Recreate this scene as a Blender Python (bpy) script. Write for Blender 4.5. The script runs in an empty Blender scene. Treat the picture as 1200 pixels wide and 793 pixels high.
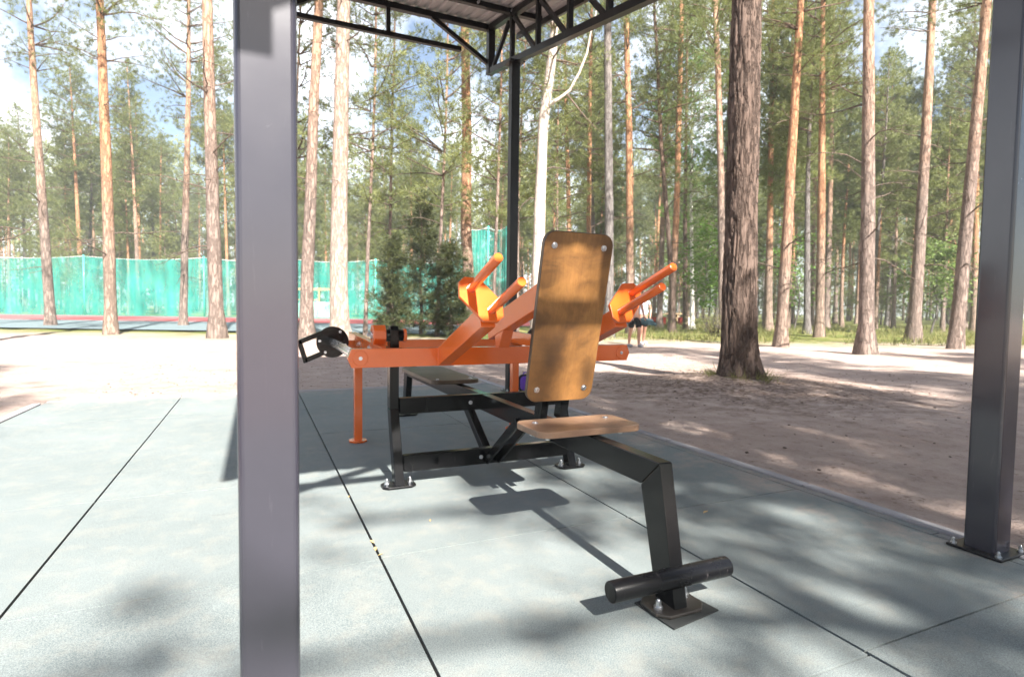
import bpy, bmesh, math, random
import numpy as np
from mathutils import Vector, Matrix, noise

R = math.radians
random.seed(7)
rng = np.random.default_rng(7)
scene = bpy.context.scene
col = scene.collection

# ------------------------------------------------------------------ camera
F, CX, CY, H = 666.8, 600.0, 396.5, 0.835
PIT, YAW, ROL = 0.0502, 0.4231, 0.0132
fh = Vector((math.sin(YAW), math.cos(YAW), 0)); r0 = Vector((math.cos(YAW), -math.sin(YAW), 0)); u0 = Vector((0, 0, 1))
FW = fh * math.cos(PIT) - u0 * math.sin(PIT); u1 = fh * math.sin(PIT) + u0 * math.cos(PIT)
RT = r0 * math.cos(ROL) + u1 * math.sin(ROL); UP = -r0 * math.sin(ROL) + u1 * math.cos(ROL)
CAM = Vector((0, 0, H))
GZ = -0.03            # level of the sand


def at(px, py, depth):
    """world point seen at a pixel of the photograph at a given distance along the view axis"""
    return CAM + (FW + RT * ((px - CX) / F) - UP * ((py - CY) / F)) * depth


def ground_under(px, depth, z=GZ):
    p = at(px, CY, depth)
    return Vector((p.x, p.y, z))


cam_d = bpy.data.cameras.new('camera')
cam_d.sensor_width = 36.0
cam_d.lens = 36.0 * F / 1200.0
cam_d.clip_start = 0.05
cam_d.clip_end = 2000
cam_d.dof.use_dof = True
cam_d.dof.focus_distance = 2.1
cam_d.dof.aperture_fstop = 4.2
cam_o = bpy.data.objects.new('camera', cam_d)
m = Matrix((RT, UP, -FW)).transposed().to_4x4()
m.translation = CAM
cam_o.matrix_world = m
col.objects.link(cam_o)
scene.camera = cam_o

# ------------------------------------------------------------------ light
SUN_EL = R(41.2)
world = bpy.data.worlds.new('World')
scene.world = world
world.use_nodes = True
nt = world.node_tree
nt.nodes.clear()
wo = nt.nodes.new('ShaderNodeOutputWorld')
bg = nt.nodes.new('ShaderNodeBackground')
sky = nt.nodes.new('ShaderNodeTexSky')
sky.sky_type = 'NISHITA'
sky.sun_disc = False
sky.sun_elevation = SUN_EL
sky.sun_rotation = R(180)
sky.air_density = 1.0
sky.dust_density = 1.5
sky.ozone_density = 1.0
# thin bright clouds over the sky
tc = nt.nodes.new('ShaderNodeTexCoord')
cn = nt.nodes.new('ShaderNodeTexNoise'); cn.inputs['Scale'].default_value = 3.2; cn.inputs['Detail'].default_value = 8; cn.inputs['Roughness'].default_value = .62
cr = nt.nodes.new('ShaderNodeValToRGB'); cr.color_ramp.elements[0].position = .42; cr.color_ramp.elements[1].position = .62
mx = nt.nodes.new('ShaderNodeMix'); mx.data_type = 'RGBA'
mx.inputs[7].default_value = (10.5, 10.9, 11.6, 1)
nt.links.new(tc.outputs['Generated'], cn.inputs['Vector'])
nt.links.new(cn.outputs[0], cr.inputs[0])
sep = nt.nodes.new('ShaderNodeSeparateXYZ'); nt.links.new(tc.outputs['Generated'], sep.inputs[0])
mr = nt.nodes.new('ShaderNodeMapRange'); mr.inputs[1].default_value = -.1; mr.inputs[2].default_value = .35
nt.links.new(sep.outputs[1], mr.inputs[0])
mu = nt.nodes.new('ShaderNodeMath'); mu.operation = 'MULTIPLY'
nt.links.new(cr.outputs[0], mu.inputs[0]); nt.links.new(mr.outputs[0], mu.inputs[1])
nt.links.new(mu.outputs[0], mx.inputs[0])
nt.links.new(sky.outputs[0], mx.inputs[6])
nt.links.new(mx.outputs[2], bg.inputs[0])
bg.inputs[1].default_value = 0.05
nt.links.new(bg.outputs[0], wo.inputs[0])

sun_d = bpy.data.lights.new('sun', 'SUN')
sun_d.energy = 5.0
sun_d.angle = R(0.53)
sun_d.color = (1.0, 0.955, 0.88)
sun_o = bpy.data.objects.new('sun', sun_d)
sun_o.rotation_euler = (R(90) - SUN_EL, 0, 0)
sun_o.location = (0, -10, 20)
col.objects.link(sun_o)

vs = scene.view_settings
vs.view_transform = 'Standard'
vs.look = 'None'
vs.gamma = 1
vs.use_curve_mapping = False
vs.exposure = 2.15

scene.render.engine = 'CYCLES'
cy = scene.cycles
cy.max_bounces = 7
cy.diffuse_bounces = 3
cy.glossy_bounces = 3
cy.transmission_bounces = 3
cy.transparent_max_bounces = 8
cy.caustics_reflective = False
cy.caustics_refractive = False
cy.use_denoising = True
cy.use_adaptive_sampling = True
cy.adaptive_threshold = 0.02
cy.sample_clamp_indirect = 6


# ------------------------------------------------------------------ materials
class NT:
    def __init__(s, name):
        s.m = bpy.data.materials.new(name)
        s.m.use_nodes = True
        s.t = s.m.node_tree
        s.b = s.t.nodes['Principled BSDF']
        s.out = s.t.nodes['Material Output']

    def n(s, typ, **kw):
        x = s.t.nodes.new('ShaderNode' + typ)
        for k, v in kw.items():
            setattr(x, k, v)
        return x

    def l(s, a, b):
        s.t.links.new(a, b)

    def coord(s, scale=(1, 1, 1), out='Object'):
        c = s.n('TexCoord'); mp = s.n('Mapping')
        mp.inputs['Scale'].default_value = scale
        s.l(c.outputs[out], mp.inputs[0])
        return mp.outputs[0]

    def noise(s, vec, scale, detail=6, rough=.6, dist=0):
        x = s.n('TexNoise')
        x.inputs['Scale'].default_value = scale
        x.inputs['Detail'].default_value = detail
        x.inputs['Roughness'].default_value = rough
        x.inputs['Distortion'].default_value = dist
        if vec is not None: s.l(vec, x.inputs['Vector'])
        return x.outputs[0]

    def ramp(s, fac, stops):
        x = s.n('ValToRGB')
        e = x.color_ramp.elements
        while len(e) < len(stops): e.new(.5)
        for el, (p, c) in zip(e, stops):
            el.position = p
            el.color = (*c, 1) if len(c) == 3 else c
        s.l(fac, x.inputs[0])
        return x.outputs[0]

    def mix(s, fac, a, b, mode='MIX'):
        x = s.n('Mix', data_type='RGBA', blend_type=mode)
        for i, v in ((0, fac), (6, a), (7, b)):
            if isinstance(v, (int, float)): x.inputs[i].default_value = v
            elif isinstance(v, tuple): x.inputs[i].default_value = (*v, 1)
            else: s.l(v, x.inputs[i])
        return x.outputs[2]

    def math(s, op, a, b=0.0, clamp=False):
        x = s.n('Math', operation=op, use_clamp=clamp)
        for i, v in ((0, a), (1, b)):
            if isinstance(v, (int, float)): x.inputs[i].default_value = v
            else: s.l(v, x.inputs[i])
        return x.outputs[0]

    def bump(s, h, strength=.3, dist=.01):
        x = s.n('Bump')
        x.inputs['Strength'].default_value = strength
        x.inputs['Distance'].default_value = dist
        s.l(h, x.inputs['Height'])
        s.l(x.outputs[0], s.b.inputs['Normal'])

    def set(s, color=None, rough=None, metal=None, spec=None, coat=None):
        for k, v in (('Base Color', color), ('Roughness', rough), ('Metallic', metal), ('Specular IOR Level', spec), ('Coat Weight', coat)):
            if v is None: continue
            if isinstance(v, (int, float)): s.b.inputs[k].default_value = v
            elif isinstance(v, tuple): s.b.inputs[k].default_value = (*v, 1)
            else: s.l(v, s.b.inputs[k])
        return s.m


BLK = (0, 0, 0); WHT = (1, 1, 1)


def paint(name, c, rough=.3, wear=(0.1, 0.1, 0.1), wear_amt=.5, coat=.3):
    t = NT(name)
    v = t.coord(out='Object')
    n1 = t.noise(v, 5, 8, .7)
    n2 = t.noise(v, 9, 5, .6)
    n3 = t.noise(t.coord((1, 1, .12)), 40, 6, .7, 1.0)
    base = t.mix(t.ramp(n1, [(.35, BLK), (.7, WHT)]), c, tuple(min(1, x * 1.08 + .001) for x in c))
    msk = t.math('MULTIPLY', t.ramp(n3, [(.62, BLK), (.75, WHT)]), wear_amt)
    base = t.mix(msk, base, wear)
    t.set(color=base, rough=t.ramp(n2, [(.3, (rough * .9,) * 3), (.75, (rough * 1.12,) * 3)]), coat=coat, spec=.16 if max(c) < .02 else .5)
    t.b.inputs['Coat Roughness'].default_value = .12
    return t.m


def metal(name, c, rough=.25, met=1.0):
    t = NT(name)
    n2 = t.noise(t.coord(), 70, 4)
    t.set(color=c, metal=met, rough=t.ramp(n2, [(.3, (rough * .7,) * 3), (.8, (rough * 1.5,) * 3)]))
    return t.m


M = {}
M['black'] = paint('black_paint', (.004, .004, .0046), .2, (.10, .095, .095), .14, .22)
M['blackworn'] = paint('black_paint_worn', (.005, .005, .006), .28, (.20, .18, .18), .5, .1)
M['orange'] = paint('orange_paint', (.72, .128, .017), .22, (.60, .12, .03), .10, .5)
M['grit'] = paint('gritty_worn_plate', (.02, .017, .015), .5, (.30, .22, .165), .9, 0)
M['steel'] = metal('bright_steel', (.72, .72, .74), .22)
M['zinc'] = metal('zinc_bolt', (.62, .63, .66), .3)
M['postgrey'] = paint('black_post_sky_sheen', (.029, .027, .037), .25, (.075, .07, .085), .5, .6)  # lavender tint and scratch streaks paint sky reflection into the black
M['truss'] = paint('black_truss_paint', (.013, .013, .014), .4, (.06, .06, .06), .4, .2)
M['purple'] = paint('purple_fabric', (.10, .03, .30), .8, (.14, .05, .34), .4, 0)
M['darkfabric'] = paint('dark_fabric', (.015, .015, .018), .85, (.03, .03, .03), .4, 0)


def wood(name, c0, c1, c2, stain):
    t = NT(name)
    v = t.coord((1, 1, 1))
    grain = t.noise(t.coord((20, 20, 3.2)), 1.6, 10, .72, 2.6)
    fine = t.noise(t.coord((160, 160, 7)), 1.5, 6, .7)
    blot = t.noise(v, 5.5, 7, .65, .6)
    big = t.noise(v, 2.3, 4, .5)
    knot = t.n('TexVoronoi'); knot.inputs['Scale'].default_value = 3.1; knot.inputs['Randomness'].default_value = 1
    t.l(t.coord((1.4, 1.4, .8)), knot.inputs['Vector'])
    kn = t.ramp(knot.outputs['Distance'], [(.04, WHT), (.22, BLK)])
    a = t.mix(t.ramp(grain, [(.3, BLK), (.68, WHT)]), c0, c1)
    a = t.mix(t.ramp(blot, [(.38, BLK), (.75, WHT)]), a, c2)
    a = t.mix(t.math('MULTIPLY', t.ramp(big, [(.45, BLK), (.62, WHT)]), .6), a, stain)
    a = t.mix(t.math('MULTIPLY', kn, .75), a, stain)
    smu = t.noise(t.coord((1, 1, 1.6)), 6, 4, .6, .8)
    a = t.mix(t.math('MULTIPLY', t.ramp(smu, [(.46, BLK), (.76, WHT)]), .8), a, stain)
    a = t.mix(t.math('MULTIPLY', t.ramp(fine, [(.55, BLK), (.72, WHT)]), .22), a, stain)
    t.set(color=a, rough=.42, coat=.25, spec=.4)
    t.b.inputs['Coat Roughness'].default_value = .25
    t.bump(fine, .18, .002)
    return t.m


M['ply'] = wood('stained_plywood', (.23, .104, .031), (.35, .17, .053), (.13, .056, .017), (.038, .019, .009))
M['plyseat'] = wood('weathered_plywood', (.24, .142, .088), (.33, .205, .13), (.19, .108, .066), (.08, .045, .03))
M['plydark'] = wood('dark_plywood', (.08, .065, .055), (.12, .098, .085), (.06, .05, .045), (.035, .028, .025))
M['plyedge'] = wood('plywood_edge', (.075, .045, .025), (.13, .08, .045), (.06, .035, .02), (.03, .018, .01))


def rubber():
    t = NT('rubber_granulate')
    v = t.coord()
    sp = t.noise(v, 330, 3, .6)
    sp2 = t.noise(v, 150, 4, .7)
    big = t.noise(v, 1.3, 6, .65)
    mid = t.noise(v, 9, 6, .7)
    a = t.mix(t.ramp(sp, [(.34, BLK), (.68, WHT)]), (.088, .107, .110), (.235, .264, .262))
    a = t.mix(t.math('MULTIPLY', t.ramp(big, [(.4, BLK), (.7, WHT)]), .45), a, (.225, .25, .25))
    a = t.mix(t.math('MULTIPLY', t.ramp(mid, [(.48, BLK), (.72, WHT)]), .5), a, (.255, .245, .215))
    scf = t.noise(t.coord((1, 6, 1)), 5, 7, .7, 1.5)
    a = t.mix(t.math('MULTIPLY', t.ramp(scf, [(.60, BLK), (.74, WHT)]), .35), a, (.085, .1, .1))
    a = t.mix(t.math('MULTIPLY', t.ramp(sp2, [(.63, BLK), (.72, WHT)]), .5), a, (.09, .105, .105))
    # sand trodden in from the open edges
    geo = t.n('NewGeometry'); sx = t.n('SeparateXYZ'); t.l(geo.outputs['Position'], sx.inputs[0])
    ex = t.math('MAXIMUM', t.math('MULTIPLY', t.math('SUBTRACT', sx.outputs[0], 1.55), 1.15), t.math('MULTIPLY', t.math('SUBTRACT', sx.outputs[1], 5.1), 1.1))
    dr = t.math('ADD', ex, t.math('MULTIPLY', t.math('SUBTRACT', t.noise(v, 3.2, 8, .75), .62), 3.0))
    a = t.mix(t.math('MULTIPLY', t.ramp(dr, [(.30, BLK), (.95, WHT)]), t.ramp(sp2, [(.30, (.25,) * 3), (.62, WHT)])), a, (.34, .275, .235))
    t.set(color=a, rough=.82, spec=.3)
    t.bump(sp, .45, .003)
    return t.m


M['rubber'] = rubber()
M['gap'] = paint('dark_gap', (.018, .02, .02), .9, (.03, .03, .03), .3, 0)


def concrete(name, c):
    t = NT(name)
    v = t.coord()
    a = t.mix(t.noise(v, 180, 3), tuple(x * .75 for x in c), tuple(x * 1.2 for x in c))
    a = t.mix(t.ramp(t.noise(v, 4, 6), [(.45, BLK), (.75, WHT)]), a, tuple(x * .7 for x in c))
    t.set(color=a, rough=.85)
    t.bump(t.noise(v, 220, 3), .3, .002)
    return t.m


M['kerb'] = concrete('kerb_concrete', (.33, .31, .32))


def sand():
    t = NT('sand_and_forest_floor')
    v = t.coord()
    n1 = t.noise(v, .55, 8, .65)
    n2 = t.noise(v, 4.5, 8, .7)
    n3 = t.noise(v, 90, 4, .7)
    n4 = t.noise(v, 16, 8, .75)
    a = t.mix(t.ramp(n2, [(.32, BLK), (.68, WHT)]), (.385, .285, .245), (.54, .43, .375))
    a = t.mix(t.math('MULTIPLY', t.ramp(n1, [(.45, BLK), (.66, WHT)]), .5), a, (.35, .255, .21))
    a = t.mix(t.math('MULTIPLY', t.ramp(n4, [(.57, BLK), (.66, WHT)]), .75), a, (.15, .095, .065))
    a = t.mix(t.math('MULTIPLY', t.ramp(n3, [(.60, BLK), (.72, WHT)]), .55), a, (.17, .12, .085))
    # forest floor away from the trodden sand: grass, moss and needles
    geo = t.n('NewGeometry')
    sx = t.n('SeparateXYZ'); t.l(geo.outputs['Position'], sx.inputs[0])
    # distance along the camera's viewing direction and sideways, in world metres
    dep = t.math('ADD', t.math('MULTIPLY', sx.outputs[0], .41), t.math('MULTIPLY', sx.outputs[1], .912))
    w = t.math('MULTIPLY', t.math('SUBTRACT', t.noise(v, .22, 6, .6), .5), 9.0)
    edge = t.math('ADD', dep, w)
    gm = t.ramp(t.math('DIVIDE', edge, 40.0), [(.37, BLK), (.46, WHT)])
    g1 = t.noise(v, 1.1, 8, .7)
    grass = t.ramp(g1, [(.3, (.065, .085, .02)), (.5, (.14, .16, .042)), (.62, (.24, .20, .09)), (.75, (.36, .28, .17))])
    a = t.mix(gm, a, grass)
    # needle litter round the big pine at the edge of the sand
    d = t.n('VectorMath', operation='DISTANCE')
    t.l(geo.outputs['Position'], d.inputs[0]); d.inputs[1].default_value = (5.25, 5.1, 0)
    lit = t.ramp(t.math('ADD', d.outputs['Value'], t.math('MULTIPLY', t.math('SUBTRACT', n2, .5), 3.2)), [(.0, WHT), (1.0, BLK)])
    lit2 = t.ramp(t.math('DIVIDE', t.math('ADD', d.outputs['Value'], t.math('MULTIPLY', t.math('SUBTRACT', n2, .5), 4.0)), 3.0), [(.35, WHT), (.75, BLK)])
    a = t.mix(t.math('MULTIPLY', lit2, t.ramp(n4, [(.36, BLK), (.6, WHT)])), a, (.13, .085, .06))
    t.set(color=a, rough=.95, spec=.15)
    vf = t.n('TexVoronoi', feature='SMOOTH_F1'); vf.inputs['Scale'].default_value = 2.6; t.l(t.mix(.08, v, t.noise(v, 2)), vf.inputs['Vector'])
    hh = t.math('ADD', t.math('ADD', t.math('MULTIPLY', n2, .8), t.math('MULTIPLY', n4, .4)), t.math('MULTIPLY', vf.outputs['Distance'], .9))
    t.bump(hh, 1.0, .085)
    return t.m


M['sand'] = sand()


def court(name, c):
    t = NT(name)
    v = t.coord()
    a = t.mix(t.noise(v, .6, 6), tuple(x * .85 for x in c), tuple(x * 1.15 for x in c))
    t.set(color=a, rough=.8)
    return t.m


M['track'] = court('red_track', (.42, .085, .085))
M['court'] = court('grey_court', (.125, .165, .175))
M['line'] = court('white_line', (.7, .7, .68))


def bark(name, low, low2, hi, hi2, z0, z1, deep=(.03, .022, .018), sc=1.0, strength=.9):
    """grey furrowed bark below, flaking orange bark above (z0..z1 in metres up the trunk)"""
    t = NT(name)
    v = t.coord()
    st = t.coord((9.5 * sc, 9.5 * sc, 1.9 * sc))
    vo = t.n('TexVoronoi', feature='DISTANCE_TO_EDGE')
    vo.inputs['Scale'].default_value = 2.6
    nd = t.n('TexNoise'); nd.inputs['Scale'].default_value = 3; nd.inputs['Detail'].default_value = 5
    t.l(st, nd.inputs['Vector'])
    wv = t.mix(.55, st, nd.outputs['Color'])
    t.l(wv, vo.inputs['Vector'])
    crack = t.ramp(vo.outputs['Distance'], [(.0, WHT), (.16, BLK)])
    n1 = t.noise(st, 1.6, 8, .7)
    n2 = t.noise(v, 2.2, 6, .6)
    pl = t.noise(st, 9, 6, .7)
    lo = t.mix(t.ramp(n1, [(.3, BLK), (.7, WHT)]), low, low2)
    up = t.mix(t.ramp(n1, [(.3, BLK), (.7, WHT)]), hi, hi2)
    sx = t.n('SeparateXYZ'); t.l(v, sx.inputs[0])
    zz = t.math('ADD', sx.outputs[2], t.math('MULTIPLY', t.math('SUBTRACT', n2, .5), 3.5))
    mp = t.n('MapRange'); mp.inputs[1].default_value = z0; mp.inputs[2].default_value = z1
    t.l(zz, mp.inputs[0])
    a = t.mix(mp.outputs[0], lo, up)
    a = t.mix(t.math('MULTIPLY', crack, .45), a, deep)
    a = t.mix(t.math('MULTIPLY', t.ramp(pl, [(.6, BLK), (.75, WHT)]), .5), a, deep)
    t.set(color=a, rough=.9, spec=.2)
    h = t.math('SUBTRACT', t.math('MULTIPLY', n1, .6), crack)
    t.bump(h, strength, .02)
    return t.m


M['bark_orange'] = bark('pine_bark_orange', (.20, .145, .115), (.30, .22, .175), (.34, .16, .085), (.46, .25, .14), 2.0, 5.5)
M['bark_mix'] = bark('pine_bark_mixed', (.17, .125, .105), (.27, .21, .18), (.34, .19, .12), (.47, .30, .205), 4, 9)
M['bark_pale'] = bark('pine_bark_pale', (.27, .215, .18), (.42, .345, .295), (.27, .19, .15), (.40, .30, .24), 2.6, 5.0, (.12, .09, .075))
M['bark_grey'] = bark('pine_bark_grey', (.12, .105, .10), (.21, .19, .18), (.14, .12, .11), (.24, .20, .175), 6, 13)
M['bark_dark'] = bark('pine_bark_dark', (.085, .058, .046), (.17, .12, .098), (.14, .085, .06), (.22, .14, .10), 5, 9, (.016, .011, .009))
M['bark_white'] = bark('old_white_trunk_bark', (.36, .305, .265), (.52, .455, .40), (.36, .29, .235), (.50, .42, .35), 9, 14, (.20, .16, .13), strength=.5)
M['birch'] = bark('birch_bark', (.50, .48, .44), (.70, .68, .64), (.55, .53, .50), (.75, .73, .70), 6, 12, (.06, .05, .05), strength=.3)
M['twig'] = bark('dead_branch_bark', (.10, .075, .06), (.19, .145, .115), (.14, .095, .07), (.22, .15, .11), 5, 9)


def leaf(name, c0, c1, c2, trans=.3, rough=.5, nscale=.8):
    t = NT(name)
    geo = t.n('NewGeometry')
    n1 = t.noise(t.coord(), nscale, 4)
    a = t.mix(t.ramp(n1, [(.35, BLK), (.65, WHT)]), c0, c1)
    a = t.mix(t.ramp(geo.outputs['Random Per Island'], [(.45, BLK), (1.0, WHT)]), a, c2)
    t.set(color=a, rough=rough, spec=.35)
    tr = t.n('BsdfTranslucent'); t.l(t.mix(.5, a, (c2[0] * 1.2, c2[1] * 1.3, c2[2])), tr.inputs[0])
    ms = t.n('MixShader'); ms.inputs[0].default_value = trans
    t.l(t.b.outputs[0], ms.inputs[1]); t.l(tr.outputs[0], ms.inputs[2])
    t.l(ms.outputs[0], t.out.inputs[0])
    return t.m


M['needle'] = leaf('pine_needles', (.105, .128, .044), (.155, .178, .06), (.21, .225, .085), .45)
M['needle2'] = leaf('pine_needles_pale', (.135, .155, .055), (.185, .205, .075), (.25, .26, .105), .42)
M['spruce'] = leaf('juniper_needles', (.032, .046, .018), (.06, .074, .028), (.115, .12, .048), .2)
M['broad'] = leaf('broad_leaves', (.075, .15, .03), (.12, .22, .045), (.19, .30, .07), .4)
M['birchleaf'] = leaf('birch_leaves', (.10, .155, .05), (.15, .21, .07), (.22, .28, .10), .4)
M['grass'] = leaf('dry_grass', (.09, .11, .03), (.16, .17, .05), (.30, .26, .12), .3, .7)


def net_mat():
    t = NT('teal_netting')
    n1 = t.noise(t.coord((1, 1, .3)), .9, 6, .62)
    t.set(color=t.mix(n1, (.01, .30, .25), (.05, .50, .43)), rough=.7)
    tp = t.n('BsdfTransparent')
    tl = t.n('BsdfTranslucent'); tl.inputs[0].default_value = (.04, .50, .42, 1)
    m1 = t.n('MixShader'); m1.inputs[0].default_value = .4
    t.l(t.b.outputs[0], m1.inputs[1]); t.l(tl.outputs[0], m1.inputs[2])
    ms = t.n('MixShader'); t.l(t.ramp(n1, [(.34, (.20,) * 3), (.66, (.74,) * 3)]), ms.inputs[0])
    t.l(m1.outputs[0], ms.inputs[1]); t.l(tp.outputs[0], ms.inputs[2])
    t.l(ms.outputs[0], t.out.inputs[0])
    return t.m


M['net'] = net_mat()
M['tealpost'] = paint('teal_post_paint', (.06, .42, .33), .4, (.2, .5, .4), .3, .2)
M['roof'] = paint('galvanised_roof_sheet', (.38, .35, .355), .45, (.30, .28, .28), .5, 0)
M['white'] = paint('white_boards', (.72, .70, .67), .6, (.55, .52, .48), .4, 0)
M['redpaint'] = paint('red_paint', (.5, .06, .04), .5, (.4, .08, .06), .4, 0)
M['timber'] = paint('weathered_timber', (.34, .23, .14), .8, (.22, .14, .09), .6, 0)
M['orangetimber'] = paint('orange_timber', (.55, .25, .07), .7, (.45, .2, .08), .5, 0)


# ------------------------------------------------------------------ mesh helpers
class MB:
    def __init__(s):
        s.v = []; s.f = []; s.mi = []; s.sm = []

    def add(s, verts, faces, mi=0, smooth=False):
        o = len(s.v)
        s.v += [tuple(x) for x in verts]
        s.f += [tuple(i + o for i in f) for f in faces]
        s.mi += [mi] * len(faces)
        s.sm += [smooth] * len(faces)
        return s

    def box(s, c, size, rot=None, mi=0):
        c = Vector(c)
        hx, hy, hz = (x / 2 for x in size)
        vs_ = [Vector((x, y, z)) for x in (-hx, hx) for y in (-hy, hy) for z in (-hz, hz)]
        if rot is not None: vs_ = [rot @ q for q in vs_]
        vs_ = [q + c for q in vs_]
        return s.add(vs_, [(0, 1, 3, 2), (4, 6, 7, 5), (0, 4, 5, 1), (2, 3, 7, 6), (0, 2, 6, 4), (1, 5, 7, 3)], mi)

    def bar(s, p0, p1, w, h, up=(0, 0, 1), mi=0):
        """box from p0 to p1, w across (perpendicular to up), h along up"""
        p0, p1 = Vector(p0), Vector(p1)
        d = (p1 - p0); L = d.length; d.normalize()
        u = Vector(up); u = (u - d * u.dot(d)).normalized()
        r = d.cross(u)
        rot = Matrix((r, d, u)).transposed()
        return s.box((p0 + p1) / 2, (w, L, h), rot, mi)

    def prism(s, pts, off, mi=0):
        """polygon pts (3D, planar) extruded by off"""
        off = Vector(off); n = len(pts)
        a = [Vector(q) for q in pts]; b = [q + off for q in a]
        fs = [tuple(range(n))[::-1], tuple(range(n, 2 * n))] + [(i, (i + 1) % n, n + (i + 1) % n, n + i) for i in range(n)]
        return s.add(a + b, fs, mi)

    def tube(s, pts, rad, n=12, mi=0, cap=True, smooth=True):
        pts = [Vector(q) for q in pts]
        if isinstance(rad, (int, float)): rad = [rad] * len(pts)
        rings = []
        prev = None
        for i, q in enumerate(pts):
            d = (pts[min(i + 1, len(pts) - 1)] - pts[max(i - 1, 0)]).normalized()
            if prev is None:
                a = Vector((1, 0, 0)) if abs(d.x) < .9 else Vector((0, 1, 0))
                x = (a - d * a.dot(d)).normalized()
            else:
                x = (prev - d * prev.dot(d)).normalized()
            prev = x
            y = d.cross(x)
            rings.append([q + (x * math.cos(2 * math.pi * k / n) + y * math.sin(2 * math.pi * k / n)) * rad[i] for k in range(n)])
        vs_ = [q for r_ in rings for q in r_]
        fs = [(i * n + k, i * n + (k + 1) % n, (i + 1) * n + (k + 1) % n, (i + 1) * n + k) for i in range(len(pts) - 1) for k in range(n)]
        s.add(vs_, fs, mi, smooth)
        if cap:
            o = len(s.v) - len(vs_)
            s.f += [tuple(o + k for k in range(n))[::-1], tuple(o + (len(pts) - 1) * n + k for k in range(n))]
            s.mi += [mi, mi]; s.sm += [False, False]
        return s

    def build(s, name, mats, parent=None, bevel=0, loc=None, seg=2):
        me = bpy.data.meshes.new(name)
        me.from_pydata(s.v, [], s.f)
        for m_ in (mats if isinstance(mats, (list, tuple)) else [mats]): me.materials.append(m_)
        me.polygons.foreach_set('material_index', s.mi)
        me.polygons.foreach_set('use_smooth', s.sm)
        bm_ = bmesh.new(); bm_.from_mesh(me)
        bmesh.ops.recalc_face_normals(bm_, faces=bm_.faces)
        bm_.to_mesh(me); bm_.free()
        o = bpy.data.objects.new(name, me)
        col.objects.link(o)
        if parent is not None: o.parent = parent
        if loc is not None: o.location = loc
        if bevel:
            b = o.modifiers.new('bevel', 'BEVEL'); b.width = bevel; b.segments = seg; b.limit_method = 'ANGLE'; b.angle_limit = R(35)
        return o


def np_mesh(name, verts, faces_tri, mats, parent=None, mi=None):
    """big triangle soup from numpy arrays"""
    me = bpy.data.meshes.new(name)
    nv, nf = len(verts), len(faces_tri)
    me.vertices.add(nv); me.vertices.foreach_set('co', np.asarray(verts, np.float32).ravel())
    me.loops.add(nf * 3); me.loops.foreach_set('vertex_index', np.asarray(faces_tri, np.int32).ravel())
    me.polygons.add(nf)
    me.polygons.foreach_set('loop_start', np.arange(0, nf * 3, 3, dtype=np.int32))
    for m_ in (mats if isinstance(mats, (list, tuple)) else [mats]): me.materials.append(m_)
    if mi is not None: me.polygons.foreach_set('material_index', np.asarray(mi, np.int32))
    me.update(calc_edges=True)
    o = bpy.data.objects.new(name, me)
    col.objects.link(o)
    if parent is not None: o.parent = parent
    return o


def tag(o, label=None, cat=None, group=None, kind=None):
    if label: o['label'] = label
    if cat: o['category'] = cat
    if group: o['group'] = group
    if kind: o['kind'] = kind
    return o


def empty(name, loc=(0, 0, 0), label=None, cat=None, group=None):
    o = bpy.data.objects.new(name, None)
    o.empty_display_size = .1
    o.location = loc
    col.objects.link(o)
    return tag(o, label, cat, group)


def copy_tree(o, parent=None):
    c = o.copy()
    col.objects.link(c)
    if parent is not None: c.parent = parent
    for ch in list(o.children): copy_tree(ch, c)
    return c


def bolt(name, p, axis, r, h, parent, mat=None):
    """round washer with a domed hex nut"""
    p = Vector(p); a = Vector(axis).normalized()
    b = MB()
    b.tube([p, p + a * h * .25], r, 16, smooth=False)
    b.tube([p + a * h * .25, p + a * h * .8], r * .66, 6, smooth=False)
    b.tube([p + a * h * .8, p + a * h], [r * .45, r * .3], 8)
    return b.build(name, mat or M['zinc'], parent)


# ------------------------------------------------------------------ ground
def build_ground():
    xs = np.concatenate([np.linspace(-400, -30, 14)[:-1], np.linspace(-30, 40, 141), np.linspace(40, 400, 14)[1:]])
    ys = np.concatenate([np.linspace(-300, -12, 8)[:-1], np.linspace(-12, 45, 150), np.linspace(45, 500, 14)[1:]])
    vs_ = []; fs = []
    for y in ys:
        for x in xs:
            z = GZ
            d = max(abs(x - .9) - 1.9, abs(y - 2.5) - 3.9)      # distance outside the rubber floor
            if d > 0:
                k = min(1, d / .8)
                z += k * (.045 * noise.noise(Vector((x * .9, y * .9, 0))) + .02 * noise.noise(Vector((x * 3.1, y * 3.1, 4)))) - .015 * k
                dd = math.hypot(x - 5.2, y - 5.15)
                z += .12 * math.exp(-(dd / 1.1) ** 2)
            vs_.append((x, y, z))
    nx = len(xs)
    for j in range(len(ys) - 1):
        for i in range(nx - 1):
            fs.append((j * nx + i, j * nx + i + 1, (j + 1) * nx + i + 1, (j + 1) * nx + i))
    b = MB(); b.add(vs_, fs, 0, True)
    tag(b.build('ground', M['sand']), kind='structure')


build_ground()

X0, X1, Y1 = -1.632, 2.350, 5.925        # rubber tiles
XT = [-1.632, -.628, .373, 1.373, 2.350]
YR = [-2.13, -1.125, -.12, .885, 1.890, 2.897, 3.905, 4.912, 5.925]


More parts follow.
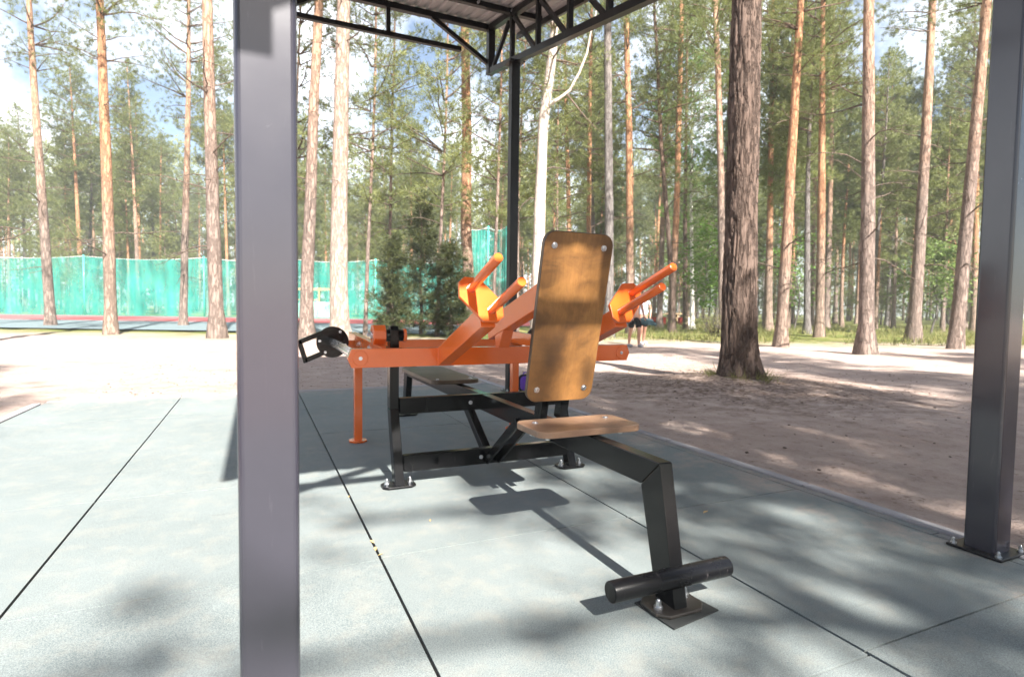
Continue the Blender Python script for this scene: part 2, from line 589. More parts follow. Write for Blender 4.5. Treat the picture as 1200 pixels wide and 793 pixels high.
def build_floor():
    b = MB()
    g = .0046
    rr = random.Random(3)
    for i in range(len(XT) - 1):
        jit = [rr.uniform(-.012, .012) for _ in YR]
        jit[-1] = 0
        if i == 1: jit = [j_ - .014 for j_ in jit]; jit[-1] = 0
        for j in range(len(YR) - 1):
            x0, x1, y0, y1 = XT[i] + g, XT[i + 1] - g, YR[j] + jit[j] + g * .75, YR[j + 1] + jit[j + 1] - g * .75
            dz = rr.uniform(-.0012, .0012)
            b.box(((x0 + x1) / 2, (y0 + y1) / 2, -.02 + dz), (x1 - x0, y1 - y0, .04))
    for j in range(len(YR) - 1):     # narrow cut strip along the kerb
        b.box(((2.350 + 2.402) / 2 + .001, (YR[j] + YR[j + 1]) / 2 + .4, -.0205), (.046, .999, .04))
    b.box(((X0 + 2.40) / 2, 5.955, -.0215), (2.40 - X0, .05, .04))
    tag(b.build('rubber_floor', M['rubber']), kind='structure')
    b = MB(); b.box(((X0 + 2.4) / 2, 1.95, -.048), (2.402 - X0, 8.1, .03))
    tag(b.build('floor_bed', M['gap']), kind='structure')
    b = MB()
    k = 0
    y = -2.1
    while y < 6.0:
        b.box((2.436, y + .5, -.052), (.06, .994, .12)); y += 1.0
    x = X0
    while x < 2.3:
        L = min(1.0, 2.46 - x)
        b.box((x + L / 2, 6.018, -.056), (L - .006, .06, .12)); x += 1.0
    y = -2.1
    while y < 5.9:
        b.box((X0 - .036, y + .5, -.052), (.06, .994, .12)); y += 1.0
    tag(b.build('kerb', M['kerb'], bevel=.006), kind='structure')


build_floor()


# sports ground on the left behind the pines
def sheet(name, pts, z, mat):
    b = MB(); b.add([(p.x, p.y, z) for p in pts], [tuple(range(len(pts)))])
    tag(b.build(name, mat), kind='structure')


sheet('court', [ground_under(-500, 20), ground_under(560, 18.6), ground_under(640, 43), ground_under(-500, 43)], GZ + .045, M['court'])
sheet('running_track', [ground_under(-500, 29), ground_under(660, 29.5), ground_under(672, 40), ground_under(-500, 40)], GZ + .055, M['track'])
sheet('track_line', [ground_under(-500, 28.4), ground_under(640, 28.8), ground_under(640, 28.95), ground_under(-500, 28.6)], GZ + .06, M['line'])

# ------------------------------------------------------------------ shelter
SL = .1965                                       # roof slope along y


def zt(y): return 3.955 - SL * (5.97 - y)        # underside of the roof sheet / top of the trusses


YF, YB = -.06, 6.0                                # front and back truss
XL, XR = 0.0, 2.385

shelter = empty('shelter', (0, 0, 0), 'black steel shelter with corrugated roof on four posts over the rubber floor', 'shelter')


def post_mb(x, y, w, d, z):
    b = MB()
    b.box((x, y, z / 2), (w, d, z))
    return b


def post_top(y): return zt(y) - .50 - .03


for (x, y, w, mat) in ((XL + .019, 1.12, .10, 'postgrey'), (XR - .009, 1.12, .10, 'postgrey'), (XL + .009, 5.30, .09, 'truss'), (XR - .009, 5.30, .09, 'truss')):
    p = post_mb(x, y, w, w, post_top(y)).build('post', M[mat], shelter, bevel=.011, seg=4)
    b = MB()
    b.box((x, y, post_top(y) - .004), (w + .07, w + .07, .012))
    b.build('top_plate', M['truss'], p)
    b = MB(); b.box((x, y, .0065), (w + .07, w + .07, .009)); b.build('base_plate', M['truss'], p, bevel=.002)
    for sx in (-1, 1):
        for sy in (-1, 1):
            bolt('bolt', (x + sx * (w / 2 + .019), y + sy * (w / 2 + .019), .011), (0, 0, 1), .010, .022, p)

# side trusses, sloping with the roof
for x in (XL, XR):
    t = MB()
    T0, T1 = YF, 6.03
    hd = .50
    t.bar((x, T0, zt(T0) - .03), (x, T1, zt(T1) - .03), .06, .06)
    t.bar((x, T0, zt(T0) - hd), (x, T1, zt(T1) - hd), .06, .06)
    ys = [5.97 - .585 * k for k in range(0, 11)]
    for k, y in enumerate(ys):
        w = .075 if k == 0 else .042
        if y > T0: t.bar((x, y, zt(y) - hd + (-.03 if k == 0 else .02)), (x, y, zt(y) - .05), w, w, up=(0, 1, 0))
        if k and k < len(ys) and y > T0:
            y2 = ys[k - 1] - .05 if k > 0 else y
            if k % 1 == 0:
                t.bar((x, y + .06 if k > 1 else y + .5, zt(y) - hd + .035 if k > 1 else zt(5.9) - hd + .03), (x, y2 if k > 1 else y + .08, zt(y2) - .07 if k > 1 else zt(y) - .07), .036, .036, up=(1, 0, 0))
    t.build('side_truss', M['truss'], shelter)

# end trusses across
for y in (YB, YF):
    t = MB()
    zc = zt(y) - .03
    hb = .29 if y == YB else .25
    t.bar((XL + .03, y, zc), (XR - .03, y, zc), .06, .06)
    xa, xb = (XL + .33, XR - .42) if y == YB else (XL, XR)
    t.bar((XL + .03, y, zc - hb), (XR - (.335 if y == YB else .03), y, zc - hb), .045, .045)
    xm = 1.262 if y == YB else 1.19
    t.bar((xm, y, zc - hb), (xm, y, zc), .042, .042, up=(0, 1, 0))
    t.bar((XR - .02, y, zt(y) - .41), (XR - .66, y, zc - .02), .042, .042, up=(0, 1, 0))
    t.bar((XL + .02, y, zt(y) - .41), (XL + .66, y, zc - .02), .042, .042, up=(0, 1, 0))
    t.build('end_truss', M['truss'], shelter)

# purlins and corrugated roof sheet
for y in (5.38, 4.3, 3.2, 2.1, 1.0):
    b = MB()
    b.bar((XL - .12, y, zt(y) - .018), (XR + .32, y, zt(y) - .018), .05, .05)
    b.build('purlin', M['truss'], shelter)
rf = MB()
prof = []
x = -.16
while x < 2.78:
    prof += [(x, 0), (x + .052, 0), (x + .068, .02), (x + .098, .02)]
    x += .114
ya, yb_ = YF - .10, 6.09
vs_ = []
for th in (0, .006):
    for (px_, dz) in prof:
        vs_.append((px_, ya, zt(ya) + .012 + dz + th)); vs_.append((px_, yb_, zt(yb_) + .012 + dz + th))
n = len(prof)
fs = []
for k in range(2):
    o = k * 2 * n
    fs += [(o + 2 * i, o + 2 * i + 2, o + 2 * i + 3, o + 2 * i + 1) for i in range(n - 1)]
fs += [(2 * i, 2 * i + 2, 2 * n + 2 * i + 2, 2 * n + 2 * i) for i in range(n - 1)]
fs += [(2 * i + 1, 2 * i + 3, 2 * n + 2 * i + 3, 2 * n + 2 * i + 1) for i in range(n - 1)]
rf.add(vs_, fs)
roof = rf.build('roof', M['roof'], shelter)
b = MB()
b.bar((2.76, ya, zt(ya) - .01), (2.76, yb_, zt(yb_) - .01), .03, .07)
b.build('roof_edge_beam', M['truss'], shelter)
for y in (5.38, 4.3, 3.2):
    for x in [XL + .2 + .36 * k for k in range(7)]:
        b = MB(); b.tube([(x, y - .026, zt(y) - .02), (x, y - .048, zt(y) - .02)], .014, 8, smooth=False)
        b.build('bolt', M['zinc'], shelter)

# ------------------------------------------------------------------ exercise machine
XM = 1.067
mach = empty('exercise_machine', (XM, 2.6, 0), 'orange and black outdoor lever machine with a plywood back board and seat', 'gym machine')
mach_inv = Matrix.Translation((-XM, -2.6, 0))


class P(MB):
    """mesh built in world coordinates and stored relative to the machine"""
    def build(s, name, mats, parent=None, bevel=.003, **k):
        s.v = [(a - XM, b_ - 2.6, c) for a, b_, c in s.v]
        return MB.build(s, name, mats, parent or mach, bevel, **k)


def pbolt(p, axis, r=.011, h=.014, parent=None):
    return bolt('bolt', (p[0] - XM, p[1] - 2.6, p[2]), axis, r, h, parent or mach)


hw = .022
# beam
b = P()
b.prism([(XM - hw, 1.285, .405), (XM - hw, 4.345, .405), (XM - hw, 4.26, .322), (XM - hw, 1.372, .322)], (2 * hw, 0, 0))
beam = b.build('beam', M['black'])
# front leg
b = P()
b.prism([(XM - hw, 1.284, .4045), (XM - hw, 1.370, .3205), (XM - hw, 1.288, .008), (XM - hw, 1.203, .008)], (2 * hw, 0, 0))
fl = b.build('leg', M['black'])


def octplate(c, a, bb, cut, zt_, th):
    b_ = P()
    pts = [(-a, -bb + cut), (-a + cut, -bb), (a - cut, -bb), (a, -bb + cut), (a, bb - cut), (a - cut, bb), (-a + cut, bb), (-a, bb - cut)]
    b_.prism([(c[0] + x_, c[1] + y_, zt_ - th) for x_, y_ in pts], (0, 0, th))
    return b_


fp = octplate((XM, 1.245), .082, .062, .028, .016, .010).build('base_plate', M['grit'], fl)
for sx in (-.058, .058):
    pbolt((XM + sx, 1.245 + sx * .25, .016), (0, 0, 1), .013, .027, fl)
b = P()
cs, sn = math.cos(.12), math.sin(.12)
b.prism([(XM + x_ * cs - y_ * sn, 1.235 + x_ * sn + y_ * cs, .0015) for x_, y_ in ((-.082, -.078), (.10, -.072), (.095, .075), (-.078, .075))], (0, 0, .0035))
b.build('recess_shade_pad', M['gap'], fl, bevel=0)  # thin pad on the floor; its dark colour stands in for a shaded cut-out
# foot bar
b = P()
b.tube([(XM - .225, 1.222, .098), (XM + .180, 1.222, .098)], .0285, 28)
b.build('foot_bar', M['blackworn'], bevel=.004)
# rear leg
b = P()
b.prism([(XM - hw, 4.345, .4045), (XM - hw, 4.258, .3205), (XM - hw, 4.33, .008), (XM - hw, 4.41, .008)], (2 * hw, 0, 0))
rl = b.build('leg', M['black'])
octplate((XM, 4.37), .082, .062, .028, .014, .010).build('base_plate', M['blackworn'], rl)

# side posts with bent lower part
for s in (-1, 1):
    x = XM + s * .463
    b = P()
    b.prism([(x - .022, 2.708, .352), (x - .022, 2.770, .352), (x - .022, 2.770, .70), (x - .022, 2.708, .70)], (.044, 0, 0))
    b.prism([(x - .0222, 2.708, .352), (x - .0222, 2.770, .352), (x - .0222, 2.647, .008), (x - .0222, 2.585, .008)], (.0444, 0, 0))
    po = b.build('side_post', M['black'])
    octplate((x, 2.62), .078, .05, .022, .013, .010).build('base_plate', M['blackworn'], po)
    for sx in (-.054, .054):
        pbolt((x + sx, 2.62, .013), (0, 0, 1), .014, .03, po)
    # bearing block
    b = P()
    yb0, zb0 = 2.738, .705
    pts = [(-.034, -.04), (.034, -.04), (.034, .028), (.018, .046), (-.018, .046), (-.034, .028)]
    b.prism([(x - .020, yb0 + q[0], zb0 + q[1]) for q in pts], (.040, 0, 0))
    b.tube([(x - .046, yb0, zb0), (x + .046, yb0, zb0)], .029, 20)
    b.build('bearing', M['black'], po)

# cross bars
b = P(); b.bar((XM - .4405, 2.70, .367), (XM + .4405, 2.70, .367), .04, .078)
cb = b.build('cross_bar', M['black'])
b = P(); b.bar((XM - .440, 2.622, .108), (XM + .440, 2.622, .108), .04, .078)
lb = b.build('cross_bar', M['black'])
for (x, y, z, o) in ((XM - .085, 2.68, .367, cb), (XM - .055, 2.602, .106, lb), (XM + .055, 2.602, .112, lb)):
    pbolt((x, y, z), (0, -1, 0), .010, .012, o)
# braces
for s in (-1, 1):
    b = P(); b.bar((XM + s * .030, 2.592, .09), (XM + s * .030, 2.235, .345), .012, .045)
    b.build('brace', M['black'])


b = P(); b.bar((XM, 2.645, .10), (XM, 3.03, .345), .042, .045)
b.build('brace', M['black'])


def rounded(w, h, r, n=7):
    out = []
    for cx_, cy_, a0 in ((w / 2 - r, h / 2 - r, 0), (-w / 2 + r, h / 2 - r, 90), (-w / 2 + r, -h / 2 + r, 180), (w / 2 - r, -h / 2 + r, 270)):
        for k in range(n):
            a = R(a0 + 90 * k / (n - 1))
            out.append((cx_ + r * math.cos(a), cy_ + r * math.sin(a)))
    return out


def board(name, w, h, r, th, mats, parent, mtx, bolts=(), label=None):
    """plywood board in its own xz plane (front face towards -y), placed by mtx relative to the machine"""
    b_ = MB()
    o2 = rounded(w, h, r)
    n_ = len(o2)
    ins = .002
    o1 = rounded(w - 2 * ins, h - 2 * ins, r - ins)
    ring = [[(x_, ins, z_) for x_, z_ in o2], [(x_, 0, z_) for x_, z_ in o1], [(x_, th - ins, z_) for x_, z_ in o2], [(x_, th, z_) for x_, z_ in o1]]
    vs2 = [q for rg in ring for q in rg]
    fs2 = [tuple(range(n_, 2 * n_)), tuple(range(3 * n_, 4 * n_))[::-1]]
    mi_ = [0, 0]
    for i in range(n_):
        j = (i + 1) % n_
        fs2 += [(n_ + i, n_ + j, j, i), (i, j, 2 * n_ + j, 2 * n_ + i), (2 * n_ + i, 2 * n_ + j, 3 * n_ + j, 3 * n_ + i)]
        mi_ += [1, 1, 1]
    b_.add(vs2, fs2)
    b_.mi = mi_
    o = b_.build(name, mats, parent)
    o.matrix_local = mtx
    if label: o['label'] = label
    for (x_, z_) in bolts:
        bb = MB()
        bb.tube([(x_, .001, z_), (x_, -.0025, z_)], .0115, 18, smooth=False)
        bb.tube([(x_, -.0025, z_), (x_, -.005, z_)], [.009, .006], 14)
        bb.build('bolt', M['zinc'], o)
    return o


# back board: leans towards the seat at the top
ub = Vector((0, -.145, .629)).normalized()
nb = Vector((0, ub.z, -ub.y))                      # pointing away from the camera
mt = Matrix((Vector((1, 0, 0)), nb, ub)).transposed().to_4x4()
mt.translation = Vector((0, 1.8475 - 2.6, .8))
board('back_board', .287, .645, .046, .021, [M['ply'], M['plyedge']], mach, mt, [(-.103, .272), (.103, .272), (-.103, -.272), (.103, -.272)], 'stained plywood back board with rounded corners')
# its supports
for s in (-1, 1):
    b = P()
    q0 = Vector((XM + s * .045, 1.99, .405)); q1 = Vector((XM + s * .045, 1.935, .62)); 
    b.bar(q0, q1, .034, .05, up=(0, 1, 0))
    b.bar(q1 - Vector((0, 0, .01)), Vector((XM + s * .045, 1.935 - .085, .99)), .034, .045, up=(0, 1, 0))
    b.build('board_support', M['black'])
# seat
rot = Matrix.Rotation(R(-90), 4, 'X')
mt = Matrix.Translation((0, 1.732 - 2.6, .434)) @ rot
mt = Matrix.Translation((-.021, 1.738 - 2.6, .436)) @ Matrix(((1, 0, 0, 0), (0, 0, 1, 0), (0, -1, 0, 0), (0, 0, 0, 1)))
board('seat', .408, .222, .042, .022, [M['plyseat'], M['plyseat']], mach, mt, [(-.147, .05), (.147, .05)], 'pale worn plywood seat')
b = P()
for s in (-1, 1):
    b.box((XM - .021 + s * .147, 1.79, .401), (.03, .03, .022))
    b.tube([(XM - .021 + s * .147, 1.69, .414), (XM - .021 + s * .147, 1.69, .396)], .009, 8)
b.box((XM, 1.738, .4095), (.30, .10, .008))
b.build('seat_bracket', M['zinc'])
# rear bench
mt = Matrix.Translation((-.03, 3.44 - 2.6, .434)) @ Matrix(((1, 0, 0, 0), (0, 0, 1, 0), (0, -1, 0, 0), (0, 0, 0, 1)))
board('bench_board', .285, .78, .045, .022, [M['plydark'], M['plyedge']], mach, mt, [(-.1, -.33), (.1, -.33)], 'dark plywood bench board')
for y in (3.12, 3.75):
    b = P(); b.box((XM - .03, y, .409), (.22, .05, .008)); b.build('bench_bracket', M['black'])

# ---- orange lever frame
lev = bpy.data.objects.new('lever_frame', None); col.objects.link(lev); lev.parent = mach
lev['label'] = 'orange welded lever frame carrying the handles'


def hexbar(x0, x1, y0, y1, z, hh):
    b_ = P()
    c = hh * .36
    pts = [(x0 + c, z + hh), (x0, z + hh * .1), (x0, z - hh * .1), (x0 + c, z - hh), (x1 - c, z - hh), (x1, z - hh * .1), (x1, z + hh * .1), (x1 - c, z + hh)]
    b_.prism([(px_, y0, pz_) for px_, pz_ in pts], (0, y1 - y0, 0))
    return b_


fb = hexbar(.352, 1.782, 2.46, 2.502, .6205, .0405)
for x in (.403, 1.731):
    fb.tube([(x, 2.4602, .6205), (x, 2.4565, .6205)], .032, 28, smooth=False)
o = fb.build('front_bar', M['orange'], lev)
for x in (.403, 1.731):
    bolt('bolt', (x - XM, 2.4565 - 2.6, .6205), (0, -1, 0), .008, .009, lev)
b = P(); b.bar((.46, 3.56, .60), (1.674, 3.56, .60), .045, .075)
b.build('rear_bar', M['orange'], lev)
for s in (-1, 1):
    x = XM + s * .535
    b = P()
    b.prism([(x - .022, 2.502, .583), (x - .022, 2.502, .658), (x - .022, 3.535, .690), (x - .022, 3.535, .612)], (.044, 0, 0))
    sb = b.build('side_bar', M['orange'], lev)
    for y in (2.85, 3.15):
        bolt('bolt', (x + s * .022 - XM, y - 2.6, .642), (s, 0, 0), .010, .010, lev)
    # pivot ear
    xe = XM + s * .535
    b = P()
    k = .047
    pts = [(k * math.cos(R(22.5 + 45 * i)), k * math.sin(R(22.5 + 45 * i))) for i in range(8)]
    b.prism([(xe - .030, 2.738 + q[0] * 1.05, .708 + q[1] * 1.08) for q in pts], (.060, 0, 0))
    b.build('pivot_ear', M['orange'], lev)
    bolt('bolt', (xe + s * .030 - XM, .138, .708), (s, 0, 0), .018, .024, lev)
    b = P()
    b.tube([(XM + s * .417, 2.738, .705), (XM + s * .402, 2.738, .705)], .033, 20)
    b.build('pivot_cap', M['orange'], lev)
    # shaft with a black disc and a D handle on it
    xs_ = XM + s * .664
    b = P(); b.tube([(xs_, 2.502, .6215), (xs_, 3.445, .636)], .0215, 24)
    b.build('shaft', M['steel'], lev)
    b = P(); b.tube([(xs_, 3.412, .636), (xs_, 3.430, .636)], .090, 48, smooth=False)
    b.tube([(xs_, 3.404, .636), (xs_, 3.412, .636)], .034, 24)
    b.build('disc', M['black'], lev, bevel=.002)
    for a in (55, 175, 235, 345):
        ax = s * math.cos(R(180 - a)) * -1
        bolt('bolt', (xs_ + s * -.072 * math.cos(R(a)) * 1.0 - XM, 3.412 - 2.6, .636 + .072 * math.sin(R(a))), (0, -1, 0), .008, .008, lev)
    b = P()
    g = lambda dx, dz: (xs_ + s * dx, 3.424, .636 + dz)
    b.bar(g(.062, .052), g(.186, -.002), .026, .026, up=(0, 1, 0))
    b.bar(g(.186 - .004, .010), g(.146, -.116), .026, .026, up=(0, 1, 0))
    b.bar(g(.152, -.105), g(.050, -.062), .026, .026, up=(0, 1, 0))
    b.build('disc_handle', M['black'], lev)
    # arm to the handle plate
    hd_ = Vector((0, -.940, .342)); V_ = Vector((0, .342, .940))
    xa = XM + s * .292
    b = P()
    dl = (1.945 - 2.46) / -.94
    p0 = Vector((xa, 2.475, .618)); p1 = Vector((xa, 2.46, .6205)) + hd_ * dl
    b.bar(p0, p1, .058, .078, up=(0, .342, .94))
    b.build('arm', M['orange'], lev)
    b = P()
    for e0, e1 in (((xa - .0295, 2.4595, .580), (xa - .0295, 2.4595, .6600)), ((xa + .0295, 2.4595, .580), (xa + .0295, 2.4595, .6600))):
        ps = [Vector(e0).lerp(Vector(e1), i / 16) for i in range(17)]
        b.tube(ps, [.0042 + .0012 * (i % 2) for i in range(17)], 8)
    b.build('weld_seam', M['orange'], lev, bevel=0)
    L_ = Vector((s * .66, 0, 0)) + V_ * .75
    W_ = Vector((s * .75, 0, 0)) - V_ * .66
    cpl = Vector((XM + s * .318, 1.938, .872))
    a_, b2, ct = .102, .056, .040
    pts = [(-a_, -b2 + ct), (-a_ + ct, -b2), (a_ - ct, -b2), (a_, -b2 + ct), (a_, b2 - ct), (a_ - ct, b2), (-a_ + ct, b2), (-a_, b2 - ct)]
    b = P()
    b.prism([cpl - hd_ * .016 + L_ * q[0] + W_ * q[1] for q in pts], hd_ * .016)
    hp = b.build('handle_plate', M['orange'], lev, bevel=.002)
    for k in (-1, 1):
        hb = cpl + L_ * (k * .054)
        b = P(); b.tube([hb - hd_ * .004, hb + hd_ * .272], .0165, 24)
        b.build('handle', M['orange'], lev, bevel=.003)
# middle arm behind the board
b = P()
b.bar((XM, 2.60, .735), (XM, 2.02, .905), .06, .098, up=(0, .3, .95))
b.build('middle_arm', M['orange'], lev)
b = P()
b.prism([(XM - .027, 2.5, .655), (XM - .027, 2.46, .655), (XM - .027, 2.40, .76), (XM - .027, 2.52, .74)], (.054, 0, 0))
b.build('arm_gusset', M['orange'], lev, bevel=.002)

# orange rest legs under the rear bar
for x in (.575, 1.645):
    b = P(); b.box((x, 3.605, .282), (.048, .048, .56)); b.box((x, 3.59, .566), (.055, .075, .01))
    g = b.build('rest_leg', M['orange'])
    pts = [(.058 * math.cos(R(22.5 + 45 * i)), .058 * math.sin(R(22.5 + 45 * i))) for i in range(8)]
    b = P(); b.prism([(x + q[0], 3.605 + q[1], .001) for q in pts], (0, 0, .012))
    b.build('base_plate', M['orange'], g, bevel=.002)

# purple bag left by the far post
bagp = ground_under(617, 5.75, 0)
bag = empty('backpack', bagp, 'small purple and black backpack standing by the far shelter post', 'backpack')


def blob(name, mat, parent, c, s, sq=.75, n=20, mdl=10):
    vs2 = []; fs2 = []
    for j in range(mdl + 1):
        ph = -math.pi / 2 + math.pi * j / mdl
        for i in range(n):
            a = 2 * math.pi * i / n
            f = lambda t_: math.copysign(abs(t_) ** sq, t_)
            vs2.append((c[0] + s[0] * f(math.cos(ph)) * f(math.cos(a)), c[1] + s[1] * f(math.cos(ph)) * f(math.sin(a)), c[2] + s[2] * f(math.sin(ph))))
    for j in range(mdl):
        for i in range(n):
            fs2.append((j * n + i, j * n + (i + 1) % n, (j + 1) * n + (i + 1) % n, (j + 1) * n + i))
    return MB().add(vs2, fs2, 0, True).build(name, mat, parent)


bag.scale = (.72, .72, .72)
blob('body', M['darkfabric'], bag, (0, 0, .13), (.11, .08, .13), .6)
blob('pocket', M['purple'], bag, (-.03, -.07, .14), (.085, .045, .10), .6)
b = MB(); b.tube([(-.05, 0, .24), (-.03, 0, .285), (.03, 0, .285), (.05, 0, .24)], .009, 8); b.build('carry_strap', M['purple'], bag)


# ------------------------------------------------------------------ trees
def tri_needles(cent, dirs, k, ln, wd, spread=.9, seed=0):
    """k thin triangles round each centre, pointing along dirs with spread"""
    g = np.random.default_rng(seed)
    n_ = len(cent)
    c = np.repeat(cent, k, 0)
    d = np.repeat(dirs, k, 0) + g.normal(0, spread, (n_ * k, 3))
    d /= np.linalg.norm(d, axis=1, keepdims=True) + 1e-9
    sd = np.cross(d, g.normal(0, 1, (n_ * k, 3)))
    sd /= np.linalg.norm(sd, axis=1, keepdims=True) + 1e-9
    l_ = ln * g.uniform(.6, 1.25, (n_ * k, 1))
    w_ = wd * g.uniform(.7, 1.3, (n_ * k, 1))
    off = g.normal(0, ln * .25, (n_ * k, 3))
    v0 = c + off + sd * w_ * .5
    v1 = c + off - sd * w_ * .5
    v2 = c + off + d * l_
    v = np.stack([v0, v1, v2], 1).reshape(-1, 3)
    f = np.arange(len(v)).reshape(-1, 3)
    return v, f


def quad_leaves(cent, k, size, jit, seed=0, flat=.5):
    g = np.random.default_rng(seed)
    n_ = len(cent) * k
    c = np.repeat(cent, k, 0) + g.normal(0, jit, (n_, 3))
    nrm = g.normal(0, 1, (n_, 3)); nrm[:, 2] = np.abs(nrm[:, 2]) + flat
    nrm /= np.linalg.norm(nrm, axis=1, keepdims=True)
    a = np.cross(nrm, g.normal(0, 1, (n_, 3))); a /= np.linalg.norm(a, axis=1, keepdims=True)
    b_ = np.cross(nrm, a)
    s_ = size * g.uniform(.6, 1.3, (n_, 1))
    v = np.stack([c - a * s_, c + b_ * s_ * .55, c + a * s_, c - b_ * s_ * .55], 1).reshape(-1, 3)
    i = np.arange(n_) * 4
    f = np.concatenate([np.stack([i, i + 1, i + 2], 1), np.stack([i, i + 2, i + 3], 1)])
    return v, f


def trunk_mb(path, rads, n=16, lump=.06, seed=0, flare=0):
    """lumpy tapered tube along a path"""
    b_ = MB()
    pts = [Vector(q) for q in path]
    vs2 = []; fs2 = []
    for i, q in enumerate(pts):
        for k in range(n):
            a = 2 * math.pi * k / n
            d = Vector((math.cos(a), math.sin(a), 0))
            r_ = rads[i] * (1 + lump * noise.noise(Vector((d.x * 1.7 + seed, d.y * 1.7, q.z * 1.1))) + lump * .6 * noise.noise(Vector((d.x * 4 + seed, d.y * 4, q.z * 2.5))))
            if flare:
                e = math.exp(-max(0, q.z) / flare)
                r_ *= 1 + e * (.35 + .35 * max(0, math.cos(a * 4 + seed)))
            vs2.append(q + d * r_)
    for i in range(len(pts) - 1):
        for k in range(n):
            fs2.append((i * n + k, i * n + (k + 1) % n, (i + 1) * n + (k + 1) % n, (i + 1) * n + k))
    return b_.add(vs2, fs2, 0, True)


def dead_branches(mb, pts, rads, n_, g, zlo, zhi, lmax, mi=1):
    """bare crooked twigs on the lower trunk"""
    zs = [q.z for q in pts]
    for _ in range(n_):
        z = g.uniform(zlo, zhi)
        i = min(range(len(zs)), key=lambda t_: abs(zs[t_] - z))
        a = g.uniform(0, 2 * math.pi)
        L = g.uniform(.25, 1) * lmax
        d = Vector((math.cos(a), math.sin(a), g.uniform(-.15, .5)))
        p_ = Vector((pts[i].x, pts[i].y, z)); path = [p_.copy()]
        nseg = 6
        for s_ in range(nseg):
            d = (d + Vector((g.uniform(-.28, .28), g.uniform(-.28, .28), g.uniform(-.3, .18)))).normalized()
            p_ = p_ + d * (L / nseg); path.append(p_.copy())
        r_ = max(.006, min(.03, L * .013))
        mb.tube(path, [r_ * (1 - .8 * t_ / nseg) for t_ in range(nseg + 1)], 5, mi, False)
        if L > .9:
            q = path[3]; d2 = Vector((g.uniform(-1, 1), g.uniform(-1, 1), g.uniform(-.2, .6))).normalized()
            mb.tube([q, q + d2 * L * .2, q + d2 * L * .38 + Vector((0, 0, -.05))], [r_ * .5, r_ * .35, r_ * .15], 4, mi, False)


def pine_crown_points(g, top, z0, rmax, whorls, per, tpb, topx=(0, 0)):
    """branch paths and tuft centres of a Scots pine crown"""
    br = []; cen = []; dr = []
    for w in range(whorls):
        t_ = (w + g.uniform(0, .8)) / whorls
        z = z0 + (top - z0) * t_
        prof_ = (math.sin(math.pi * min(1, .22 + .78 * t_)) ** .7) if t_ > .12 else .55
        for k in range(per):
            if g.random() < .12: continue
            L = rmax * prof_ * g.uniform(.5, 1.15) + .25
            a = g.uniform(0, 2 * math.pi)
            d = Vector((math.cos(a), math.sin(a), .15 + .5 * t_ + g.uniform(-.15, .2))).normalized()
            p_ = Vector((topx[0] * z / top, topx[1] * z / top, z)); path = [p_.copy()]
            for s_ in range(5):
                d = (d + Vector((g.uniform(-.22, .22), g.uniform(-.22, .22), g.uniform(-.16, .2)))).normalized()
                p_ = p_ + d * L / 5; path.append(p_.copy())
            br.append((path, L))
            for q in range(max(3, int(tpb * L / rmax))):
                s_ = g.uniform(.35, 1.0)
                i = min(4, int(s_ * 5)); f_ = s_ * 5 - i
                c = path[i].lerp(path[min(5, i + 1)], f_)
                o_ = Vector((g.gauss(0, 1), g.gauss(0, 1), g.gauss(.15, .7))) * (.10 + .17 * L * (1.1 - s_) * .6 + .07)
                cen.append(c + o_); dr.append((o_.normalized() + d * .6 + Vector((0, 0, .35))))
    return br, np.array([tuple(q) for q in cen]), np.array([tuple(q) for q in dr])


def make_pine(name, h, rb, bark_m, leaf_m, seed, crown_z=.5, rmax=1.6, whorls=14, per=4, tpb=22, needles=13, nl=.15, nw=.022, dead=10, lean=(0, 0), label=None, group=None, cat='pine tree', deadz=(1.5, 7), path=None):
    g = random.Random(seed)
    root = empty(name, (0, 0, 0), label, cat, group)
    if path is None:
        nseg = 22
        sway = [g.uniform(-.1, .1) for _ in range(4)]
        pts = []
        for i in range(nseg + 1):
            t_ = i / nseg
            pts.append(Vector((lean[0] * t_ + sway[0] * math.sin(t_ * 5 + sway[2] * 30), lean[1] * t_ + sway[1] * math.sin(t_ * 4 + sway[3] * 30), h * t_ - .12)))
        off = pts[0].copy()
        pts = [Vector((q.x - off.x, q.y - off.y, q.z)) for q in pts]
        rads = [rb * (1 - .82 * (i / nseg) ** 1.15) for i in range(nseg + 1)]
    else:
        pts, rads = path
    tb = trunk_mb(pts, rads, 14, .08, seed % 50, .22)
    dead_branches(tb, pts, rads, dead, g, deadz[0], min(deadz[1], h * .75), rmax * .95)
    tp = (pts[-1].x, pts[-1].y)
    br, cen, dr = pine_crown_points(g, h, h * crown_z, rmax, whorls, per, tpb, tp)
    for (pa, L) in br:
        tb.tube(pa, [max(.006, .016 * L * (1 - .17 * i)) for i in range(6)], 4, 1, False)
    tb.build('trunk', [bark_m, M['twig']], root)
    v, f = tri_needles(cen, dr, needles, nl, nw, .85, seed)
    np_mesh('crown', v, f, leaf_m, root)
    return root


